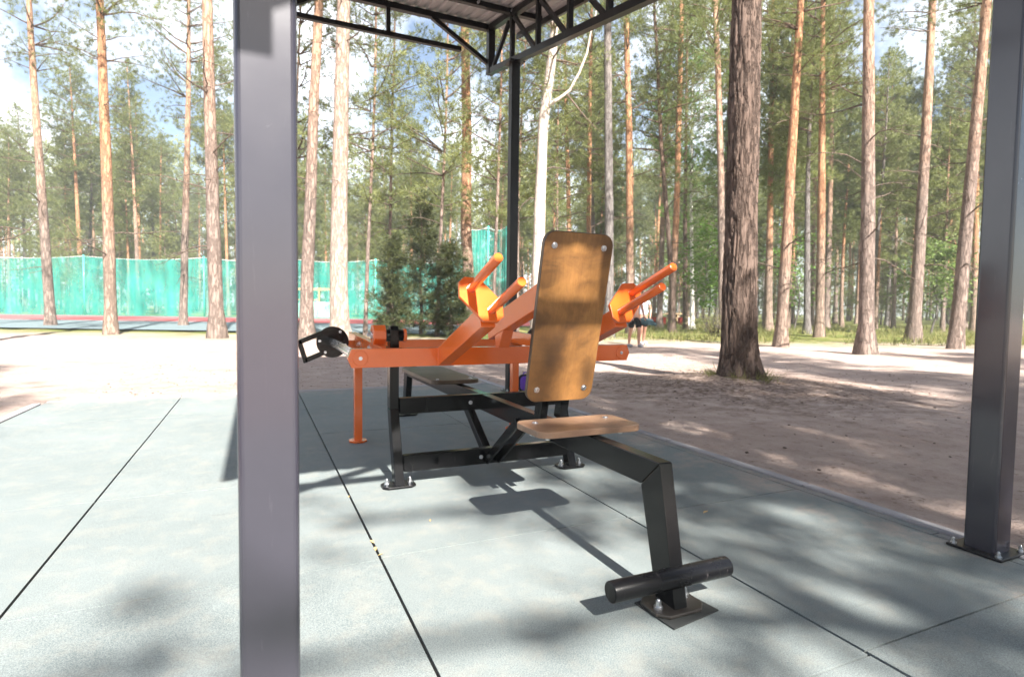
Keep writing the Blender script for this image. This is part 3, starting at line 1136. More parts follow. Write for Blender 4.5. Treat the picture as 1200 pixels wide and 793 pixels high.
# --- nearer pines, each with its own trunk line read from the photograph
def traced(pxs, depth, h, base_px, rb, rt):
    """trunk path through photo points (px,py) at one distance, from the ground up to height h; local to the base"""
    base = ground_under(base_px, depth)
    ws = sorted([at(a, b_, depth) for a, b_ in pxs], key=lambda q: q.z)
    keys = [Vector((base.x, base.y, GZ - .1))] + [q for q in ws if q.z > .3]
    last = keys[-1]; prevk = keys[-2]
    sl = (last - prevk) / max(.1, last.z - prevk.z)
    if last.z < h: keys.append(Vector((last.x + sl.x * .6 * (h - last.z), last.y + sl.y * .6 * (h - last.z), h)))
    pts = []; rads = []
    nseg = 34
    for i in range(nseg + 1):
        z = keys[0].z + (keys[-1].z - keys[0].z) * i / nseg
        for a, b_ in zip(keys, keys[1:]):
            if a.z <= z <= b_.z + 1e-6:
                t_ = (z - a.z) / (b_.z - a.z)
                q = a.lerp(b_, t_); break
        t2 = i / nseg
        q = q - base
        wob = .012 * depth / 20
        q.x += wob * noise.noise(Vector((z * .9, base.x, 0))); q.y += wob * noise.noise(Vector((z * .9, base.y, 7)))
        pts.append(q); rads.append(rb + (rt - rb) * t2 ** .9)
    return base, pts, rads


NEAR = [
    # name pts depth height base_px radius_base radius_top bark leaf crown_z rmax label
    ([(374, 0), (368, 120), (364, 230), (360, 330)], 15.5, 17, 359, .185, .06, 'bark_mix', 'needle', .52, 1.7, 'slender pine with reddish upper trunk at the left, right behind the near post'),
    ([(403, 0), (400, 120), (398, 230), (397, 330)], 14.2, 18, 399, .235, .08, 'bark_pale', 'needle', .55, 1.9, 'thick pale pine trunk standing behind the black disc of the machine'),
    ([(462, 60), (459, 150), (457, 280)], 24, 15, 454, .085, .03, 'bark_dark', 'needle', .42, 1.7, 'thin dark pine rising behind the left dark juniper'),
    ([(545, 40), (547, 160), (546, 260), (549, 330)], 19.5, 18, 549, .21, .10, 'bark_orange', 'needle2', .60, 1.9, 'rusty orange pine trunk behind the left pair of orange handles'),
    ([(662, 60), (664, 150), (667, 260)], 27, 18, 668, .13, .05, 'bark_orange', 'needle2', .48, 1.6, 'thin orange pine just right of the forked white trunk'),
    ([(693, 30), (691, 150), (690, 260)], 26, 18, 690, .13, .055, 'bark_orange', 'needle', .50, 1.6, 'slim reddish pine behind the top of the plywood back board'),
    ([(712, 20), (713, 150), (714, 260), (714, 350)], 19, 18, 714, .16, .10, 'bark_grey', 'needle', .58, 1.6, 'straight grey pine trunk behind the right edge of the plywood back board'),
    ([(734, 20), (737, 150), (738, 250), (738, 320)], 23, 19, 739, .165, .085, 'bark_orange', 'needle', .55, 1.7, 'orange barked pine behind the right pair of handles'),
    ([(767, 20), (771, 80), (774, 160), (779, 220), (785, 300), (788, 340)], 24.6, 16, 788, .125, .05, 'bark_dark', 'needle2', .50, 1.6, 'thin curved dark pine crossing the straight orange stem to its right'),
    ([(799, 0), (796, 120), (794, 210), (791, 290), (788, 345)], 25.4, 19, 787, .16, .085, 'bark_orange', 'needle2', .58, 1.5, 'bright orange straight pine that meets the thin curved pine at its foot'),
    ([(838, 0), (842, 100), (845, 220)], 21, 17, 847, .14, .08, 'bark_mix', 'needle', .52, 1.7, 'reddish pine half hidden behind the big dark trunk'),
    ([(803, 250), (803, 330)], 29, 16, 803, .13, .05, 'bark_dark', 'broad', .45, 1.5, 'dark straight trunk next to the white birch'),
]
for i, (pxs, dep, h, bpx, rb, rt, bk, lf, cz, rm, lab) in enumerate(NEAR):
    base, pts, rads = traced(pxs, dep, h, bpx, rb, rt)
    if dep > 21.5: cz -= .12; rm += .6
    if i == 2: cz = .16; rm = 2.2
    o = make_pine('pine_tree', h, rb, M[bk], M[lf], 100 + i, cz, rm, 16, 4, 30, 14, .16, .022, 13, label=lab, deadz=(3.0, 9.5), path=(pts, rads))
    o.location = base

# pale forked tree right of the far post
base, pts, rads = traced([(652, 0), (648, 60), (643, 100), (637, 140), (634, 200), (631, 300)], 17, 15, 629, .20, .09)
wt = empty('forked_tree', base, 'pale almost white trunk with a crooked fork, right of the far shelter post', 'tree')
tb = trunk_mb(pts, rads, 16, .12, 3, .2)
for pl, r_ in (([(640, 124), (655, 116), (668, 106), (679, 85), (688, 62), (692, 40), (700, 10)], .06), ([(641, 112), (641, 98), (646, 84), (644, 66), (641, 50)], .045), ([(634, 235), (622, 232), (612, 240), (606, 252)], .03), ([(633, 200), (648, 196), (664, 198), (676, 204)], .03), ([(664, 110), (675, 124), (688, 140), (700, 152)], .03)):
    ps = [at(a, b_, 17) - base for a, b_ in pl]
    tb.tube(ps, [r_ * (1 - .7 * k / (len(ps) - 1)) for k in range(len(ps))], 8, 0 if r_ > .04 else 1, False)
gg = random.Random(31)
dead_branches(tb, pts, rads, 10, gg, 3, 8, 1.6)
br, cen, dr = pine_crown_points(gg, 14.5, 6.5, 2.2, 12, 4, 22, (pts[-1].x, pts[-1].y))
for (pa, L) in br: tb.tube(pa, [max(.006, .014 * L * (1 - .17 * i)) for i in range(6)], 4, 1, False)
tb.build('trunk', [M['bark_white'], M['twig']], wt)
v, f = tri_needles(cen, dr, 13, .15, .02, .85, 5)
np_mesh('crown', v, f, M['needle2'], wt)

# big dark pine at the edge of the sand
base = Vector((5.30, 5.12, GZ + .06))
bp = empty('pine_tree', base, 'big dark pine with deeply furrowed bark at the edge of the sand', 'pine tree')
nr, nz = 110, 320
vs2 = []; fs2 = []
for j in range(nz + 1):
    t_ = (j / nz) ** 1.35
    z = -.25 + 12.2 * t_
    for k in range(nr):
        a = 2 * math.pi * k / nr
        d = Vector((math.cos(a), math.sin(a), 0))
        r_ = .20 - .008 * max(0, z)
        e = math.exp(-max(-.1, z) / .25)
        r_ *= 1 + e * (.50 + .30 * math.cos(a * 3 + 2.2) + .22 * noise.noise(Vector((d.x * 2, d.y * 2, 3))))
        q = Vector((d.x * 5.2, d.y * 5.2, z * 2.6))
        f1 = abs(noise.noise(q)); f2 = abs(noise.noise(q * 2.3 + Vector((9, 3, 1))))
        r_ += -.020 * max(0, 1 - f1 * 5.5) - .009 * max(0, 1 - f2 * 5) + .012 * noise.noise(q * .5) + .004 * noise.noise(q * 5)
        vs2.append((d.x * r_ - .012 * z, d.y * r_, z))
for j in range(nz):
    for k in range(nr):
        fs2.append((j * nr + k, j * nr + (k + 1) % nr, (j + 1) * nr + (k + 1) % nr, (j + 1) * nr + k))
tb = MB().add(vs2, fs2, 0, True)
gg = random.Random(12)
br, cen, dr = pine_crown_points(gg, 15, 6.8, 2.3, 12, 4, 26, (-.15, 0))
for (pa, L) in br: tb.tube(pa, [max(.008, .015 * L * (1 - .17 * i)) for i in range(6)], 5, 1, False)
tb.build('trunk', [M['bark_dark'], M['twig']], bp)
v, f = tri_needles(cen, dr, 14, .13, .014, .85, 15)
np_mesh('crown', v, f, M['needle'], bp)
# dry tuft at its foot
g3 = np.random.default_rng(4)
n3 = 1500
ang = g3.uniform(0, 2 * np.pi, n3); rr_ = .24 + np.abs(g3.normal(0, .11, n3))
keep = np.array([noise.noise(Vector((math.cos(a) * 2.2, math.sin(a) * 2.2, r_ * 6))) > .02 for a, r_ in zip(ang, rr_)]); ang = ang[keep]; rr_ = rr_[keep]; n3 = len(ang)
cen = np.stack([np.cos(ang) * rr_, np.sin(ang) * rr_, g3.uniform(-.06, .05, n3)], 1)
dr = np.stack([np.cos(ang) * .5, np.sin(ang) * .5, np.full(n3, .6)], 1)
v, f = tri_needles(cen, dr, 2, .12, .005, .35, 8)
o = np_mesh('grass_tuft', v, f, M['grass'])
o.location = base
tag(o, kind='stuff')

# birch
base, pts, rads = traced([(811, 120), (810, 220), (811, 330)], 30, 15, 811, .12, .03)
o = empty('birch_tree', base, 'slim white birch trunk in the grass right of the crossing pines', 'birch tree')
tb = trunk_mb(pts, rads, 10, .05, 9, .15)
gg = random.Random(77)
br, cen, dr = pine_crown_points(gg, 15, 4.5, 2.3, 16, 5, 24, (pts[-1].x, pts[-1].y))
for (pa, L) in br: tb.tube(pa, [max(.005, .010 * L * (1 - .17 * i)) for i in range(6)], 4, 1, False)
tb.build('trunk', [M['birch'], M['twig']], o)
v, f = quad_leaves(cen, 5, .055, .16, 3)
np_mesh('crown', v, f, M['birchleaf'], o)


# --- conical junipers in front of the green net
def make_juniper(name, base, h, rmax, seed, label):
    g = random.Random(seed)
    root = empty(name, base, label, 'shrub')
    tb_ = trunk_mb([Vector((.02 * math.sin(i), .02 * math.cos(i * 1.3), -.05 + h * .95 * i / 10)) for i in range(11)], [.07 * (1 - .09 * i) for i in range(11)], 8, .1, seed)
    cen = []; dr = []
    for k in range(105):
        t_ = (k + g.random()) / 105
        z = .12 + (h - .12) * t_
        L = rmax * (1 - t_) ** .7 * g.uniform(.2, 1.25) + .12
        a = g.uniform(0, 2 * math.pi)
        d = Vector((math.cos(a), math.sin(a), g.uniform(-.1, .5))).normalized()
        p_ = Vector((0, 0, z)); path = [p_.copy()]
        for s_ in range(5):
            d = (d + Vector((g.uniform(-.15, .15), g.uniform(-.15, .15), g.uniform(-.12, .16)))).normalized()
            p_ = p_ + d * L / 5; path.append(p_.copy())
        tb_.tube(path, [.010 * (1 - .17 * i) for i in range(6)], 4, 0, False)
        for q in range(int(8 + 21 * L)):
            s_ = g.uniform(.3, 1.03)
            i = min(4, int(s_ * 5)); c = path[i].lerp(path[i + 1], min(1, s_ * 5 - i))
            o_ = Vector((g.gauss(0, 1), g.gauss(0, 1), g.gauss(0, 1))) * .075
            cen.append(tuple(c + o_)); dr.append(tuple(d + o_ * 4 + Vector((0, 0, -.15))))
    tb_.build('trunk', M['bark_dark'], root)
    v_, f_ = tri_needles(np.array(cen), np.array(dr), 13, .115, .017, .6, seed)
    np_mesh('foliage', v_, f_, M['spruce'], root)
    return root


make_juniper('juniper', ground_under(459, 17.6), 3.0, .75, 5, 'dark juniper with a ragged narrow top, left one before the green net')
make_juniper('juniper', ground_under(493, 18.8), 4.6, 1.15, 6, 'tallest dark conical juniper in the middle before the green net')
make_juniper('juniper', ground_under(528, 18.0), 2.9, 1.0, 7, 'broad low juniper beside the rusty orange pine trunk')

# --- pines farther back, copies of a few kinds
protos = []
specs = [(17, .15, 'bark_orange', 'needle2', .50, 1.9), (19, .17, 'bark_mix', 'needle', .46, 2.0), (15, .12, 'bark_orange', 'needle', .40, 1.8), (18, .16, 'bark_grey', 'needle2', .45, 2.0), (13, .11, 'bark_mix', 'needle2', .30, 1.9), (20, .17, 'bark_orange', 'needle', .55, 2.1)]
for i, (h, rb, bk, lf, cz, rm) in enumerate(specs):
    protos.append(make_pine('pine_tree', h, rb, M[bk], M[lf], 300 + i, cz, rm, 18, 5, 24, 13, .21, .040, 12, lean=(random.uniform(-.5, .5), random.uniform(-.5, .5)),
                            label='slim pine among many in the sunlit forest behind the sand', group='pines of the forest behind'))
used = [False] * len(protos)
placed = []
gg = random.Random(55)
tries = 0
taken = [ground_under(b_[3], b_[1]) for b_ in NEAR]
while len(placed) < 225 and tries < 9000:
    tries += 1
    px = gg.uniform(-160, 1340)
    dep = 24 + 66 * gg.random() ** 1.0
    if -400 < px < 660 and 18 < dep < 46: continue       # the sports ground is open
    p_ = ground_under(px, dep)
    if any((p_ - q).length < 1.7 for q in placed) or any((p_ - q).length < 1.5 for q in taken): continue
    placed.append(p_)
    k = gg.randrange(len(protos))
    o = protos[k] if not used[k] else copy_tree(protos[k])
    used[k] = True
    o.location = p_
    o.rotation_euler = (0, 0, gg.uniform(0, 6.28))
    s = gg.uniform(.8, 1.2)
    o.scale = (s * gg.uniform(.9, 1.1),) * 2 + (s,)
# nearer forest outside the photograph's crop, left and right
fine = [make_pine('pine_tree', h_, rb_, M[bk_], M[lf_], sd_, cz_, rm_, 16, 5, 26, 22, .115, .0125, 14, label=protos[0]['label'], group=protos[0]['group'], lean=(.2, -.3))
        for h_, rb_, bk_, lf_, sd_, cz_, rm_ in ((17, .16, 'bark_orange', 'needle2', 701, .45, 2.0), (18, .17, 'bark_mix', 'needle', 702, .5, 2.0))]
fi = 0
for px, dep in ((-20, 13), (60, 22), (130, 17), (215, 24), (255, 15.5), (-90, 18), (915, 15), (960, 22), (1015, 12.5), (1070, 19), (1120, 15), (1190, 22), (1250, 14), (900, 28), (1140, 30)):
    o = fine[fi] if fi < 2 else copy_tree(fine[gg.randrange(2)]); fi += 1
    o.location = ground_under(px, dep); o.rotation_euler = (0, 0, gg.uniform(0, 6.28))
    s = gg.uniform(.9, 1.15); o.scale = (s, s, s)

for (px, dep, h, rm, sd, lab) in ((512, 18.3, 12.5, 1.9, 601, 'thin pine with low hanging branches behind the dark junipers'), (577, 18.1, 12, 1.7, 602, 'thin leaning pine between the rusty trunk and the far shelter post'), (345, 18.2, 13, 1.9, 603, 'low branched pine half hidden by the near left post'), (428, 18.2, 14, 1.6, 604, 'thin pine between the pale trunk and the left juniper'), (606, 20, 13, 1.8, 605, 'bushy pine directly behind the far shelter post'), (650, 24, 12, 1.9, 606, 'bushy pine behind the forked white trunk')):
    o = make_pine('pine_tree', h, .065, M['bark_mix'], M['needle2'], sd, .30, rm, 15, 4, 26, 13, .16, .024, 6, lean=(.3, .2), label=lab)
    o.location = ground_under(px, dep)

# young bushy pines and leafy saplings filling the lower storey
yp = [make_pine('young_pine', 6.5, .06, M['bark_mix'], M['needle2'], 400, .12, 1.3, 14, 4, 22, 12, .16, .028, 4, label='young bushy pine filling the lower storey of the forest', group='young pines in the forest', deadz=(.5, 1)),
      make_pine('young_pine', 8.5, .07, M['bark_mix'], M['needle'], 401, .15, 1.5, 16, 4, 22, 12, .16, .028, 4, label='young bushy pine filling the lower storey of the forest', group='young pines in the forest', deadz=(.5, 1))]
fu = [True, True]
for q in range(64):
    while True:
        px = gg.uniform(-120, 1320); dep = gg.uniform(34, 80)
        if -400 < px < 660 and dep < 48: continue
        if 735 < px < 860 and dep < 55: continue
        break
    k = gg.randrange(2)
    o = yp[k] if fu[k] else copy_tree(yp[k]); fu[k] = False
    o.location = ground_under(px, dep); o.rotation_euler = (0, 0, gg.uniform(0, 6.28))
    s = gg.uniform(.7, 1.35); o.scale = (s, s, s)


def make_sapling(base, h, rm, seed, label, leafm='broad', size=.09):
    g = random.Random(seed)
    root = empty('leafy_sapling', base, label, 'sapling')
    tb_ = trunk_mb([Vector((.1 * math.sin(i * .7), .1 * math.cos(i * .9) - .1, h * i / 10 - .05)) for i in range(11)], [.05 * (1 - .085 * i) for i in range(11)], 8, .05, seed)
    br_, cen_, dr_ = pine_crown_points(g, h, h * .25, rm, 12, 4, 16)
    for (pa, L) in br_: tb_.tube(pa, [max(.004, .010 * L * (1 - .17 * i)) for i in range(6)], 4, 0, False)
    tb_.build('trunk', M['bark_grey'], root)
    v_, f_ = quad_leaves(cen_, 5, size, .16, seed, 1.2)
    np_mesh('crown', v_, f_, M[leafm], root)


make_sapling(ground_under(826, 26), 4.6, 1.5, 41, 'bright green leafy sapling in front of the forest left of the big trunk')
make_sapling(ground_under(838, 34), 8.5, 2.2, 42, 'taller leafy tree with yellow green leaves behind the big trunk', 'birchleaf', .10)
make_sapling(ground_under(792, 44), 8.0, 2.2, 43, 'leafy tree deep in the forest behind the crossing pines', 'birchleaf', .11)
make_sapling(ground_under(930, 30), 5.0, 1.8, 44, 'leafy sapling to the right of the big dark pine')
make_sapling(ground_under(1090, 26), 4.0, 1.6, 45, 'leafy sapling by the right shelter post', 'birchleaf')

# low dry shrub in the grass
g3 = np.random.default_rng(11)
sb_base = ground_under(834, 20.5)
sh = empty('dry_shrub', sb_base, 'low thin dry shrub in the grass left of the big trunk', 'shrub')
cen = g3.normal(0, 1, (420, 3)) * np.array([.55, .45, .28]) + np.array([0, 0, .42])
cen[:, 2] = np.abs(cen[:, 2])
tb = MB()
gg2 = random.Random(9)
for _ in range(46):
    a = gg2.uniform(0, 6.28); q = Vector((math.cos(a) * gg2.uniform(.2, .9), math.sin(a) * gg2.uniform(.2, .8), gg2.uniform(.4, 1.0)))
    tb.tube([(q.x * .1, q.y * .1, -.03), q * .5 + Vector((0, 0, .1)), q], [.008, .006, .002], 4)
tb.build('stems', M['twig'], sh)
v, f = quad_leaves(cen, 3, .028, .09, 12)
np_mesh('foliage', v, f, M['grass'], sh)

# --- trees behind the camera, between it and the sun: they throw the dappled shade
shade = [make_pine('pine_tree', 16, .17, M['bark_mix'], M['needle'], 500, .42, 2.5, 15, 5, 40, 14, .20, .040, 8, label='tall dense pine on the sunny side of the shelter, throwing dappled shade', group='pines on the sunny side'),
         make_pine('pine_tree', 18, .18, M['bark_orange'], M['needle2'], 501, .45, 2.3, 15, 5, 36, 14, .20, .040, 8, label='tall dense pine on the sunny side of the shelter, throwing dappled shade', group='pines on the sunny side')]
su = [True, True]
for (x, y, k, sc_, rz) in ((4.5, -9.6, 0, .86, .5), (4.1, -13.4, 1, .9, 2.1), (7.2, -11.5, 0, .82, 4.0), (5.6, -7.4, 1, .64, 1.7), (-3.9, -10.5, 1, 1.0, 1.0), (9.9, -14.0, 0, 1.0, 3.0), (-3.4, -15.2, 0, 1.0, 5.2), (13, -13, 1, 1, 1), (8.2, -15, 1, 1, 2), (-7, -13, 0, 1, 2.6), (15, -11, 0, 1, .7)):
    o = shade[k] if su[k] else copy_tree(shade[k])
    su[k] = False
    o.location = (x, y, GZ); o.rotation_euler = (0, 0, rz); o.scale = (sc_, sc_, sc_)

lt = make_pine('pine_tree', 11.6, .14, M['bark_mix'], M['needle'], 520, .52, 1.75, 11, 4, 26, 13, .18, .034, 4, label='smaller pine with long bare limbs on the sunny side of the shelter', group='pines on the sunny side')
lt.location = (2.75, -8.3, GZ)
mb = MB(); gl = random.Random(8); lc = []; ld = []
for path in ([(0, 0, 7.6), (-.9, -.1, 8.0), (-1.7, .05, 8.35), (-2.5, .1, 8.4), (-3.3, .25, 8.2)], [(0, 0, 8.5), (-.8, .1, 8.95), (-1.6, 0, 9.2), (-2.5, .2, 9.1)], [(0, 0, 9.0), (-.7, 0, 9.45), (-1.6, .3, 9.55)], [(0, 0, 7.1), (-.8, 0, 7.3), (-1.5, .1, 7.45), (-2.0, .2, 7.4)]):
    ps = [Vector(q) for q in path]
    mb.tube(ps, [.060 * (1 - .2 * i) for i in range(len(ps))], 7)
    for _ in range(16):
        i = gl.randrange(1, len(ps)); a = ps[i - 1].lerp(ps[i], gl.random())
        d = Vector((gl.uniform(-1, .2), gl.uniform(-.6, .6), gl.uniform(-.5, .7))).normalized() * gl.uniform(.2, .6)
        mb.tube([a, a + d * .5, a + d + Vector((0, 0, .05))], [.014, .010, .005], 4)
        for k in range(gl.randrange(0, 5)):
            o_ = Vector((gl.gauss(0, .09), gl.gauss(0, .09), gl.gauss(0, .09)))
            lc.append(tuple(a + d + o_)); ld.append(tuple(d * 2 + o_ * 3))
mb.build('limbs', M['twig'], lt)
v, f = tri_needles(np.array(lc), np.array(ld), 13, .17, .026, .8, 5)
np_mesh('limb_foliage', v, f, M['needle'], lt)

for (x, y, k, sc_, rz) in ((8.4, -6.4, 5, .85, 1.1), (3.3, -2.6, 2, .8, 4.4)):
    o = copy_tree(protos[k]); o.location = (x, y, GZ); o.rotation_euler = (0, 0, rz); o.scale = (sc_,) * 3
    o['label'] = 'sparse pine beside the sand on the sunny side'; o['group'] = 'sparse pines on the sunny side'

# --- far forest as one mass
g3 = np.random.default_rng(21)
nclump = 4200
px_ = g3.uniform(-260, 1460, nclump); dp = g3.uniform(86, 125, nclump)
hz = g3.uniform(0, 1, nclump) ** .8 * 27
base_c = np.array([tuple(ground_under(a, b_)) for a, b_ in zip(px_, dp)])
base_c[:, 2] = hz
cen = np.repeat(base_c, 14, 0) + g3.normal(0, 1, (nclump * 14, 3)) * np.array([1.3, 1.3, 1.0])
v, f = tri_needles(cen, np.tile(np.array([[0, 0, .4]]), (len(cen), 1)), 3, .75, .30, 1.0, 22)
fo = np_mesh('far_forest', v, f, M['needle2'])
tag(fo, 'hazy green mass of the forest far behind the pines', 'forest', kind='stuff')
tb = MB()
gg2 = random.Random(5)
for _ in range(420):
    p_ = ground_under(gg2.uniform(-260, 1460), gg2.uniform(84, 124)); r_ = gg2.uniform(.10, .19)
    tb.tube([(p_.x, p_.y, GZ), (p_.x + gg2.uniform(-.4, .4), p_.y, gg2.uniform(12, 20))], [r_, r_ * .5], 6)
tag(tb.build('far_trunks', M['bark_orange']), 'thin trunks of the far forest', 'forest', kind='stuff')


# ------------------------------------------------------------------ net fence, sports ground things
def net_fence(name, label, posts, hgt):
    root = empty(name, posts[0], label, 'net fence')
    b_ = MB()
    loc_ = [p_ - posts[0] for p_ in posts]
    for a, c in zip(loc_, loc_[1:]):
        nn, mm = 48, 8
        nrm = (c - a).cross(Vector((0, 0, 1))).normalized()
        vs_n = []
        for i in range(nn + 1):
            q0 = a.lerp(c, i / nn); top = hgt - .22 * math.sin(math.pi * i / nn)
            for k in range(mm + 1):
                f_ = k / mm; z = .04 + (top - .04) * f_
                w_ = math.sin(math.pi * i / nn) ** .5 * (.10 * math.sin(i * 1.15 + 2 * noise.noise(Vector((q0.x, q0.y, z)))) * (.35 + .65 * f_) + .30 * noise.noise(Vector((q0.x * .4, q0.y * .4, z * .6))))
                vs_n.append(q0 + nrm * w_ + Vector((0, 0, z)))
        b_.add(vs_n, [(i * (mm + 1) + k, (i + 1) * (mm + 1) + k, (i + 1) * (mm + 1) + k + 1, i * (mm + 1) + k + 1) for i in range(nn) for k in range(mm)], 0, True)
    me_o = b_.build('net', M['net'], root)
    for q in loc_:
        pb = MB(); pb.tube([(q.x, q.y, -.1), (q.x, q.y, hgt + .1)], .06, 10); pb.build('fence_post', M['tealpost'], root)
    pb = MB()
    for a, c in zip(loc_, loc_[1:]):
        for zz in (hgt,):
            pts = [Vector((a.lerp(c, i / 8).x, a.lerp(c, i / 8).y, zz - .22 * math.sin(math.pi * i / 8))) for i in range(9)]
            pb.tube(pts, .015, 5)
    pb.build('top_rope', M['white'], root)


net_fence('net_fence', 'long teal ball net on posts behind the red running track', [ground_under(px, 44) for px in (-180, -40, 100, 240, 340, 440, 538)], 4.55)
net_fence('net_fence', 'higher teal net section with tall light green posts beside the rusty pine', [ground_under(px, 43) for px in (541, 571, 592)], 7.0)

# white boards and an orange timber frame behind the net
p_ = ground_under(372, 47.5)
w = empty('white_wall', p_, 'low white wall seen through the net at the left', 'wall')
b = MB(); b.box((0, 0, .62), (4.4, .25, 1.24)); b.build('wall_panel', M['white'], w, bevel=.02)
b = MB(); b.box((0, 0, 1.27), (4.5, .33, .06)); b.build('coping', M['white'], w)
w.rotation_euler = (0, 0, -.42)
p_ = ground_under(366, 49.5)
w = empty('timber_frame', p_, 'orange timber play frame behind the white wall', 'play frame')
w.rotation_euler = (0, 0, -.42)
for x in (-3.2, -1.4, .6, 2.4):
    b = MB(); b.box((x, 0, 1.25), (.12, .12, 2.5)); b.build('frame_post', M['orangetimber'], w)
b = MB(); b.box((-.4, 0, 2.42), (6.0, .14, .22)); b.build('top_beam', M['orangetimber'], w)
b = MB(); b.box((-.4, .02, 1.5), (2.0, .1, .12)); b.build('rail', M['orangetimber'], w)

# things in the grass at the right
p_ = ground_under(806, 32)
b = MB(); b.box((0, 0, .28), (.24, .14, .56)); b.box((0, 0, .575), (.28, .18, .03))
o = b.build('marker_post', M['white'], bevel=.01); o.location = p_
tag(o, 'short white marker post in the grass at the foot of the birch', 'post')
p_ = ground_under(778, 42)
o = empty('picnic_table', p_, 'weathered timber picnic table far back between the trees', 'table')
b = MB(); b.box((0, 0, .74), (2.6, .8, .07)); b.build('table_top', M['timber'], o)
for x in (-1, 1):
    b = MB(); b.box((x, 0, .36), (.12, .6, .72)); b.build('leg', M['timber'], o)
for y in (-.75, .75):
    b = MB(); b.box((0, y, .43), (2.6, .28, .06)); b.build('seat', M['timber'], o)
for px in (766, 776.5, 797):
    p_ = ground_under(px, 38)
    b = MB(); b.box((0, 0, .24), (.28, .28, .48)); b.box((0, 0, .50), (.32, .32, .04))
    o = b.build('play_post', M['redpaint'], bevel=.02); o.location = p_
    tag(o, 'short red post far back in the grass before the picnic table', 'post', 'red posts in the grass')


# ------------------------------------------------------------------ people carrying a slab
def skin_mat(name, c):
    t = NT(name)
    n1 = t.noise(t.coord(), 14, 4)
    t.set(color=t.mix(n1, tuple(x * .85 for x in c), tuple(min(1, x * 1.1) for x in c)), rough=.5)
    t.b.inputs['Subsurface Weight'].default_value = .08
    return t.m


M['skin'] = skin_mat('skin', (.36, .19, .13))
M['hair'] = paint('hair', (.06, .04, .025), .6, (.1, .07, .04), .4, 0)
M['shorts'] = paint('black_shorts', (.012, .012, .014), .8, (.03, .03, .03), .3, 0)
M['shirt'] = paint('white_shirt', (.42, .46, .54), .8, (.5, .52, .58), .3, 0)
M['shoe'] = paint('grey_shoe', (.16, .16, .18), .7, (.3, .3, .3), .4, 0)
M['shoew'] = paint('white_shoe', (.6, .6, .62), .6, (.4, .4, .4), .4, 0)
M['eye'] = paint('dark_eye', (.02, .015, .012), .3, (.02, .02, .02), .1, 0)


def skin_figure(name, mat, parent, joints, edges, root_i=0, sub=2):
    me = bpy.data.meshes.new(name)
    me.from_pydata([j[0] for j in joints], edges, [])
    me.materials.append(mat)
    o = bpy.data.objects.new(name, me); col.objects.link(o); o.parent = parent
    md = o.modifiers.new('skin', 'SKIN'); md.use_smooth_shade = True; md.branch_smoothing = .6
    for i, j in enumerate(joints):
        r_ = j[1]
        me.skin_vertices[0].data[i].radius = r_ if isinstance(r_, tuple) else (r_, r_)
        me.skin_vertices[0].data[i].use_root = (i == root_i)
    sd = o.modifiers.new('sub', 'SUBSURF'); sd.levels = sub; sd.render_levels = sub
    return o


